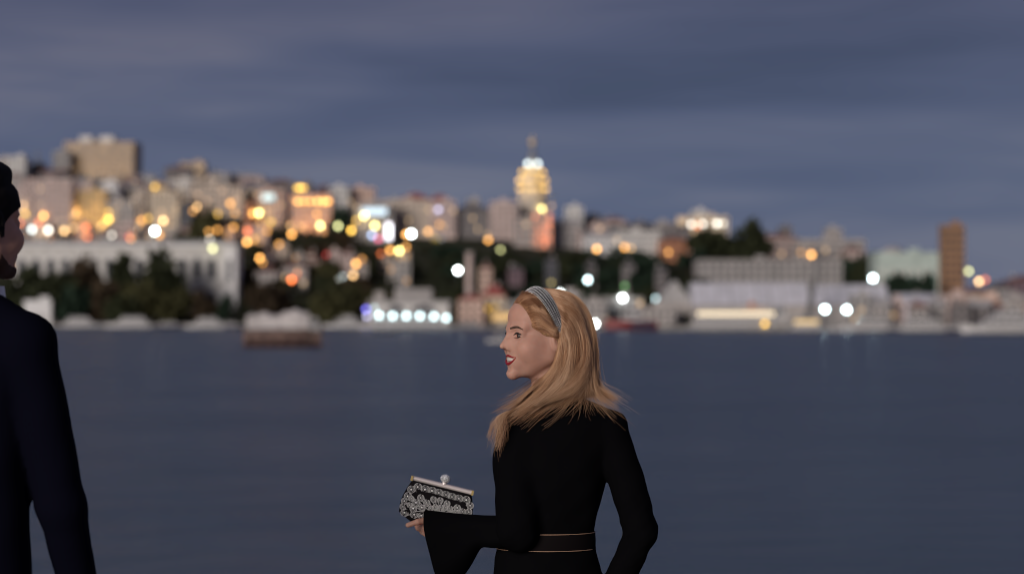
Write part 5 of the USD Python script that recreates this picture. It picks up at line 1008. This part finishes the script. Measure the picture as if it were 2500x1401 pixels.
beads = []; bead = trimesh.creation.icosphere(0, 1.0); rb = np.random.default_rng(9)
fine = np.linspace(0, 40, 76)
for q in np.linspace(0.2, PI - 0.2, 7):
    for a in fine:
        i = min(int(a), 39); f = a - i; lerp = lambda z: z[i] * (1 - f) + z[i + 1] * f
        b = bead.copy(); b.apply_scale(0.0016 * rb.uniform(0.85, 1.1)); b.apply_transform(trimesh.transformations.random_rotation_matrix(rb.random(3)))
        b.apply_translation(to_world(lerp(path) + lerp(wid) * math.cos(q) * axis_ * 1.02 + lerp(thk) * (math.sin(q) + 0.36) * lerp(out), WF) - woman_at); beads.append(b)
tag(part('crystal_beads', cat_(beads), M_crystal, band), kind='stuff')

# ================================================================ the clutch in her hand
ca, sa = math.cos(math.radians(13.7)), math.sin(math.radians(13.7))
CO = at(1080, 1184, CY)
cl_frame = lambda p: CO + np.asarray(p, float)[..., 0:1] * np.array([ca, 0, -sa]) + np.asarray(p, float)[..., 1:2] * np.array([0, 1.0, 0]) + np.asarray(p, float)[..., 2:3] * np.array([sa, 0, ca])
clutch = thing('clutch_bag', 'black evening clutch covered in silver rhinestone drops, held in one hand', 'clutch bag', CO)
def cput(name, m, mt, smooth=False, parent=None, w=0):
    return part(name, moved(trimesh.Trimesh(cl_frame(m.vertices), m.faces, process=False), CO), mt, parent or clutch, smooth)
rings = []
for z in np.linspace(0, 1, 13):
    hx = 0.080 + 0.016 * math.sin(PI * min(1, z * 0.8)) ** 1.0 - 0.03 * max(0, z - 0.85) / 0.15; hy = 0.010 + 0.017 * math.sin(PI * (0.1 + 0.85 * z)) ; q = np.linspace(0, 2 * PI, 48, endpoint=False)
    sg = lambda a, e: np.sign(a) * np.abs(a) ** e
    rings.append(np.stack([hx * sg(np.cos(q), 0.35), hy * sg(np.sin(q), 0.6), np.full(48, -0.006 - 0.104 * z)], -1))
cput('bag_body', loft(rings), M_velvet, 40)
cput('frame_bar', tube([(-0.080, -0.004, 0), (-0.079, -0.004, 0), (0.079, -0.004, 0), (0.080, -0.004, 0)], (0.004, 0.0062, 0.0062, 0.004), 8), M_rose, True)
cput('frame_bar', tube([(-0.080, 0.006, 0), (-0.079, 0.006, 0), (0.079, 0.006, 0), (0.080, 0.006, 0)], (0.004, 0.0062, 0.0062, 0.004), 8), M_rose, True)
for s in (-1, 1): cput('corner_cap', box(s * 0.081 - 0.003, s * 0.081 + 0.003, -0.012, 0.012, -0.0065, 0.0062), M_gold)
cput('clasp_base', tube([(0.004, -0.004, 0.003), (0.004, -0.004, 0.010)], (0.0075, 0.006), 12), M_rose)
kn = trimesh.creation.icosphere(1, 0.0140); kn.apply_scale((1, 1, 0.85)); kn.apply_translation((0.004, -0.004, 0.019)); cput('crystal_knob', kn, mat('cut_crystal', (0.75, 0.77, 0.80), rough=0.06, metallic=0.35, vary=0.65, scale=260))
def cl_uv(x, y): return np.array([940 + x / 4.985, 1120 + y / 4.985])
def to_cl(uv):
    w = at(uv[0], uv[1], CY - 0.027) - CO; return np.array([w[0] * ca - w[2] * sa, w[0] * sa + w[2] * ca])
drops = [(320, 372, 1), (400, 342, 1), (490, 372, 1.1), (575, 388, 1), (655, 412, 1), (740, 437, 1), (815, 462, 1), (900, 482, 1), (990, 500, 1), (1036, 568, .85), (278, 452, 1), (236, 512, .8), (218, 580, .8), (236, 655, 1),
         (436, 470, .8), (380, 532, .9), (345, 604, .9), (355, 675, 1), (590, 490, .7), (672, 503, .7), (755, 542, .75), (880, 592, .8), (508, 532, .8), (452, 592, .8), (790, 604, .7), (612, 580, .6), (682, 585, .6), (735, 590, .6), (560, 600, .6), (945, 640, .8), (1020, 645, .8), (860, 650, .7), (640, 640, .6), (540, 660, .7), (440, 690, .8), (300, 560, .6), (320, 480, .6)]
fan = to_cl(cl_uv(660, 690))
for x, y, s in drops:
    s = s if s >= 1 else 0.25 + 0.75 * s
    c = to_cl(cl_uv(x, y)); yy = -0.0275 - 0.0005 * s
    hz = np.clip((-0.006 - c[1]) / 0.104, 0, 1); yy = -(0.010 + 0.017 * math.sin(PI * (0.1 + 0.85 * hz))) * (1 - 0.25 * min(1, abs(c[0]) / 0.09) ** 6) - 0.0008
    q = np.linspace(0, 2 * PI, 17); dr = fan - c; L = np.linalg.norm(dr) + 1e-9; dr = dr / L; pr = np.array([-dr[1], dr[0]])
    ring = [(c[0] + 0.0094 * s * math.cos(a), yy, c[1] + 0.0094 * s * math.sin(a)) for a in q]
    ms = [tube(ring, 0.0013, 5, caps=False)]
    for sd in (-1, 1):
        pts = [c + pr * sd * 0.0090 * s + dr * 0.002, c + pr * sd * 0.0035 * s + dr * min(0.015 * s, L * 0.8), c + dr * min(0.030 * s, L) + pr * sd * 0.001]
        ms.append(tube([(a[0], yy, a[1]) for a in spline(pts, 7)], 0.0013, 4))
    g = trimesh.creation.icosphere(1, 0.0034 * s); g.apply_scale((1, 0.6, 1)); g.apply_translation((c[0], yy - 0.001, c[1]))
    g2 = tube([(c[0] + 0.0060 * s * math.cos(a), yy - 0.0005, c[1] + 0.0060 * s * math.sin(a)) for a in q], 0.0009, 4, caps=False)
    dp = cput('rhinestone_drop', cat_(ms + [g2]), M_silver); cput('crystal_stone', g, M_crystal, False, dp)

# ================================================================ the man at the left edge
MD = 5.3; MS = FPX / MD
man_head = at(-63, 545, MD)
man_at = np.array([at(-75, 700, MD)[0], MD, GROUND])
man = thing('person', 'person in navy suit with short dark hair at the left edge, facing away', 'person', man_at)
MF = person_frame(man_head, math.radians(50)); K = 1.06
def man_skin(P):
    L = to_local(P, MF) / K
    d = head_field(L, True) * K
    return sun_(d, cone(P, to_world((0, -0.025, -0.07), MF), man_head + np.array([-0.005, -0.03, -0.23]), 0.060, 0.068), 0.015)
o = man_head
mskin = nets(man_skin, o - [0.13, 0.14, 0.33], o + [0.14, 0.15, 0.13], 0.0025)
BF = person_frame(man_head + np.array([-0.02, -0.03, 0]), math.radians(45))
bz = lambda v: wz(v, MD)
lz = lambda z: z - BF[0][2]
ms_, me_, mw_ = at(62, 838, MD - 0.12), at(150, 1235, MD - 0.10), at(204, 1520, MD - 0.02)
SHL = to_world((-0.19, -0.01, lz(ms_[2])), BF); EL2 = to_world((-0.26, -0.04, lz(me_[2])), BF); WL2 = to_world((-0.25, 0.06, lz(mw_[2])), BF)
hands = [hand_mesh(mw_, mw_ + [0.015, 0.01, -0.085], [[mw_ + np.array([0.015, 0.01, -0.085]) + np.array([(k - 1.5) * 0.018 * a, (k - 1.5) * 0.018 * b, -0.03 * q - 0.01 - (0.004 if k in (1, 2) else 0)]) + [0, 0.008 * q, 0] for q in (0, 1, 2)] for k in range(4)] + [[mw_ + [0.03, 0.02, -0.05], mw_ + [0.045, 0.04, -0.075], mw_ + [0.045, 0.05, -0.10]]]) for a, b in ((0.7, -0.7),)]
hl = hand_mesh(WL2, WL2 + [0, 0.02, -0.085], [[WL2 + np.array([(k - 1.5) * 0.013, 0.02 - (k - 1.5) * 0.013, -0.095 - 0.03 * q]) for q in (0, 1, 2)] for k in range(4)] + [[WL2 + [0.02, 0.04, -0.05], WL2 + [0.03, 0.055, -0.075], WL2 + [0.03, 0.06, -0.10]]])
nk = man_head + np.array([-0.005, -0.03, -0.23]); hp_ = nk + [-0.02, -0.02, -0.62]
mcore = core_mesh([(nk + [0, 0, 0.03], nk + [0, 0, -0.08], 0.05, 0.07), (nk + [0, 0, -0.08], hp_, 0.075, 0.085), (nk + [0, 0, -0.06], ms_, 0.055, 0.040), (ms_, me_, 0.040, 0.034), (me_, mw_, 0.034, 0.025), (nk + [0, 0, -0.06], SHL, 0.055, 0.040), (SHL, EL2, 0.040, 0.034), (EL2, WL2, 0.034, 0.025)] + [(hp_, to_world(np.array([s * 0.09, 0, lz(4.45)]), BF), 0.075, 0.040) for s in (-1, 1)], 0.014)
part('body', moved(one_skin([mskin, mcore, hands[0], hl]), man_at), M_skin_man, man, True)
def man_hair(P):
    L = to_local(P, MF) / K
    L2 = L * np.array([1, 1, 1], np.float32)
    d = ell(L2, (0, -0.020, 0.040), (0.079, 0.098, 0.080))
    d = sun_(d, ell(L2, (0, 0.030, 0.104), (0.050, 0.052, 0.026)), 0.045)                      # swept-up front
    d = sun_(d, ell(L2, (0.0, -0.03, 0.102), (0.05, 0.05, 0.02)), 0.04)
    d = np.minimum(d, head_field(L, True) - 0.004)
    n = wob(P, 70)
    yl = np.interp(L[..., 2], [-0.05, -0.03, -0.005, 0.015, 0.035, 0.055, 0.13], [-0.045, 0.010, 0.022, 0.042, 0.078, 0.095, 0.11])
    low = np.interp(L[..., 1], [-0.10, -0.03, -0.012, 0.01, 0.03], [-0.075, -0.045, -0.01, -0.038, -0.02])
    d = np.maximum(d, L[..., 1] - yl); d = np.maximum(d, low - L[..., 2])
    return (d + 0.0022 * n) * K
mh = part('hair', moved(nets(man_hair, o - [0.14, 0.15, 0.11], o + [0.15, 0.16, 0.17], 0.003), man_at), M_darkhair, man, True)
def man_beard(P):
    L = to_local(P, MF) / K
    d = head_field(L, True) - 0.0016
    top_ = np.interp(L[..., 1], [0.0, 0.02, 0.05, 0.075, 0.095], [-0.05, -0.068, -0.084, -0.088, -0.090])
    return np.maximum(d, L[..., 2] - top_) * K
def beard_cut(P):
    L = to_local(P, MF) / K
    return np.maximum(np.maximum(man_beard(P), -0.115 * K - L[..., 2] * K), 0.012 - L[..., 1])
part('stubble', moved(nets(beard_cut, o - [0.11, 0.11, 0.14], o + [0.13, 0.14, 0.01], 0.003), man_at), mat('dark_stubble', (0.055, 0.028, 0.02), rough=0.9, vary=0.3, scale=300), man, True)
for s in (-1, 1):
    e = trimesh.creation.icosphere(2, 0.0125 * K); e.apply_translation(to_world(np.array([s * 0.0315, 0.0735, 0]) * K, MF) - man_at); ey = part('eye', e, M_white_eye, man, True)
    e = trimesh.creation.icosphere(2, 0.0066); e.apply_translation(to_world(np.array([s * 0.0315, 0.0810, 0]) * K, MF) - man_at); part('iris', e, M_iris, ey, True)
    xz = spline([(s * 0.012, 0.0165), (s * 0.026, 0.0225), (s * 0.048, 0.018)], 12); y = front_y(xz[:, 0], xz[:, 1], True)
    part('eyebrow', moved(tube(to_world(np.stack([xz[:, 0], y - 0.001, xz[:, 1]], -1) * K, MF), np.linspace(0.0036, 0.0022, 12), 8), man_at), M_darkhair, man, True)
SM = np.array([(4.90, 0.226, 0.135), (5.05, 0.222, 0.135), (5.25, 0.210, 0.130), (5.45, 0.200, 0.125), (5.65, 0.196, 0.125), (5.80, 0.195, 0.120), (5.90, 0.200, 0.105), (5.96, 0.165, 0.085), (6.02, 0.10, 0.070), (6.06, 0.075, 0.066)])
def suit(P):
    L = to_local(P, BF); z = P[..., 2]
    rx, ry = np.interp(z, SM[:, 0], SM[:, 1]).astype(np.float32), np.interp(z, SM[:, 0], SM[:, 2]).astype(np.float32)
    d = (np.sqrt((L[..., 0] / rx) ** 2 + ((L[..., 1] + 0.005) / ry) ** 2) - 1) * np.minimum(rx, ry)
    d = np.maximum(d, np.maximum(z - 6.05, 5.0 - z))
    for a, b, c in ((ms_, me_, mw_), (SHL, EL2, WL2)):
        d = sun_(d, sun_(cone(P, a, b, 0.066, 0.052), cone(P, b, c + [0, 0, 0.03], 0.051, 0.040), 0.02), 0.018)
    d = sun_(d, cone(P, at(-30, 786, MD - 0.05), ms_, 0.064, 0.064), 0.02)
    d = sun_(d, cone(P, nk + [-0.05, 0.03, 0.0], SHL, 0.062, 0.066), 0.03)
    return d + 0.004 * wob(P, 15)
c_ = BF[0]
part('suit_jacket', moved(nets(suit, (c_[0] - 0.36, c_[1] - 0.34, 4.9), (c_[0] + 0.42, c_[1] + 0.36, 6.12), 0.010), man_at), M_navy, man, True)
col = [np.stack([to_world(np.stack([r * np.cos(q), r * np.sin(q), np.full(24, lz(z))], -1), BF) + (nk - BF[0]) * [1, 1, 0] for q in [np.linspace(0, 2 * PI, 24, endpoint=False)]])[0] for r, z in ((0.083, 6.01), (0.076, 6.062), (0.072, 6.062), (0.078, 6.01))]
part('shirt_collar', moved(loft(col, caps=False), man_at), mat('white_cotton', (0.7, 0.7, 0.72)), man, True)
for s in (-1, 1):
    lg = [to_world(np.stack([s * 0.09 + r * np.cos(q), 0.0 + r * 1.1 * np.sin(q), np.full(24, lz(z))], -1), BF) for r, z in ((0.095, 5.10), (0.085, 4.85), (0.068, 4.62), (0.062, 4.42)) for q in [np.linspace(0, 2 * PI, 24, endpoint=False)]]
    part('trouser_leg', moved(loft(lg), man_at), M_navy, man, True)
    sh = [to_world(np.stack([s * 0.09 + a * np.cos(q), yy + b * np.sin(q), np.full(20, lz(GROUND + zz))], -1), BF) for a, b, yy, zz in ((0.046, 0.145, 0.06, 0), (0.048, 0.148, 0.06, 0.025), (0.042, 0.11, 0.03, 0.06), (0.045, 0.055, -0.02, 0.10)) for q in [np.linspace(0, 2 * PI, 20, endpoint=False)]]
    part('shoe', moved(loft(sh), man_at), M_shoe, man, True)
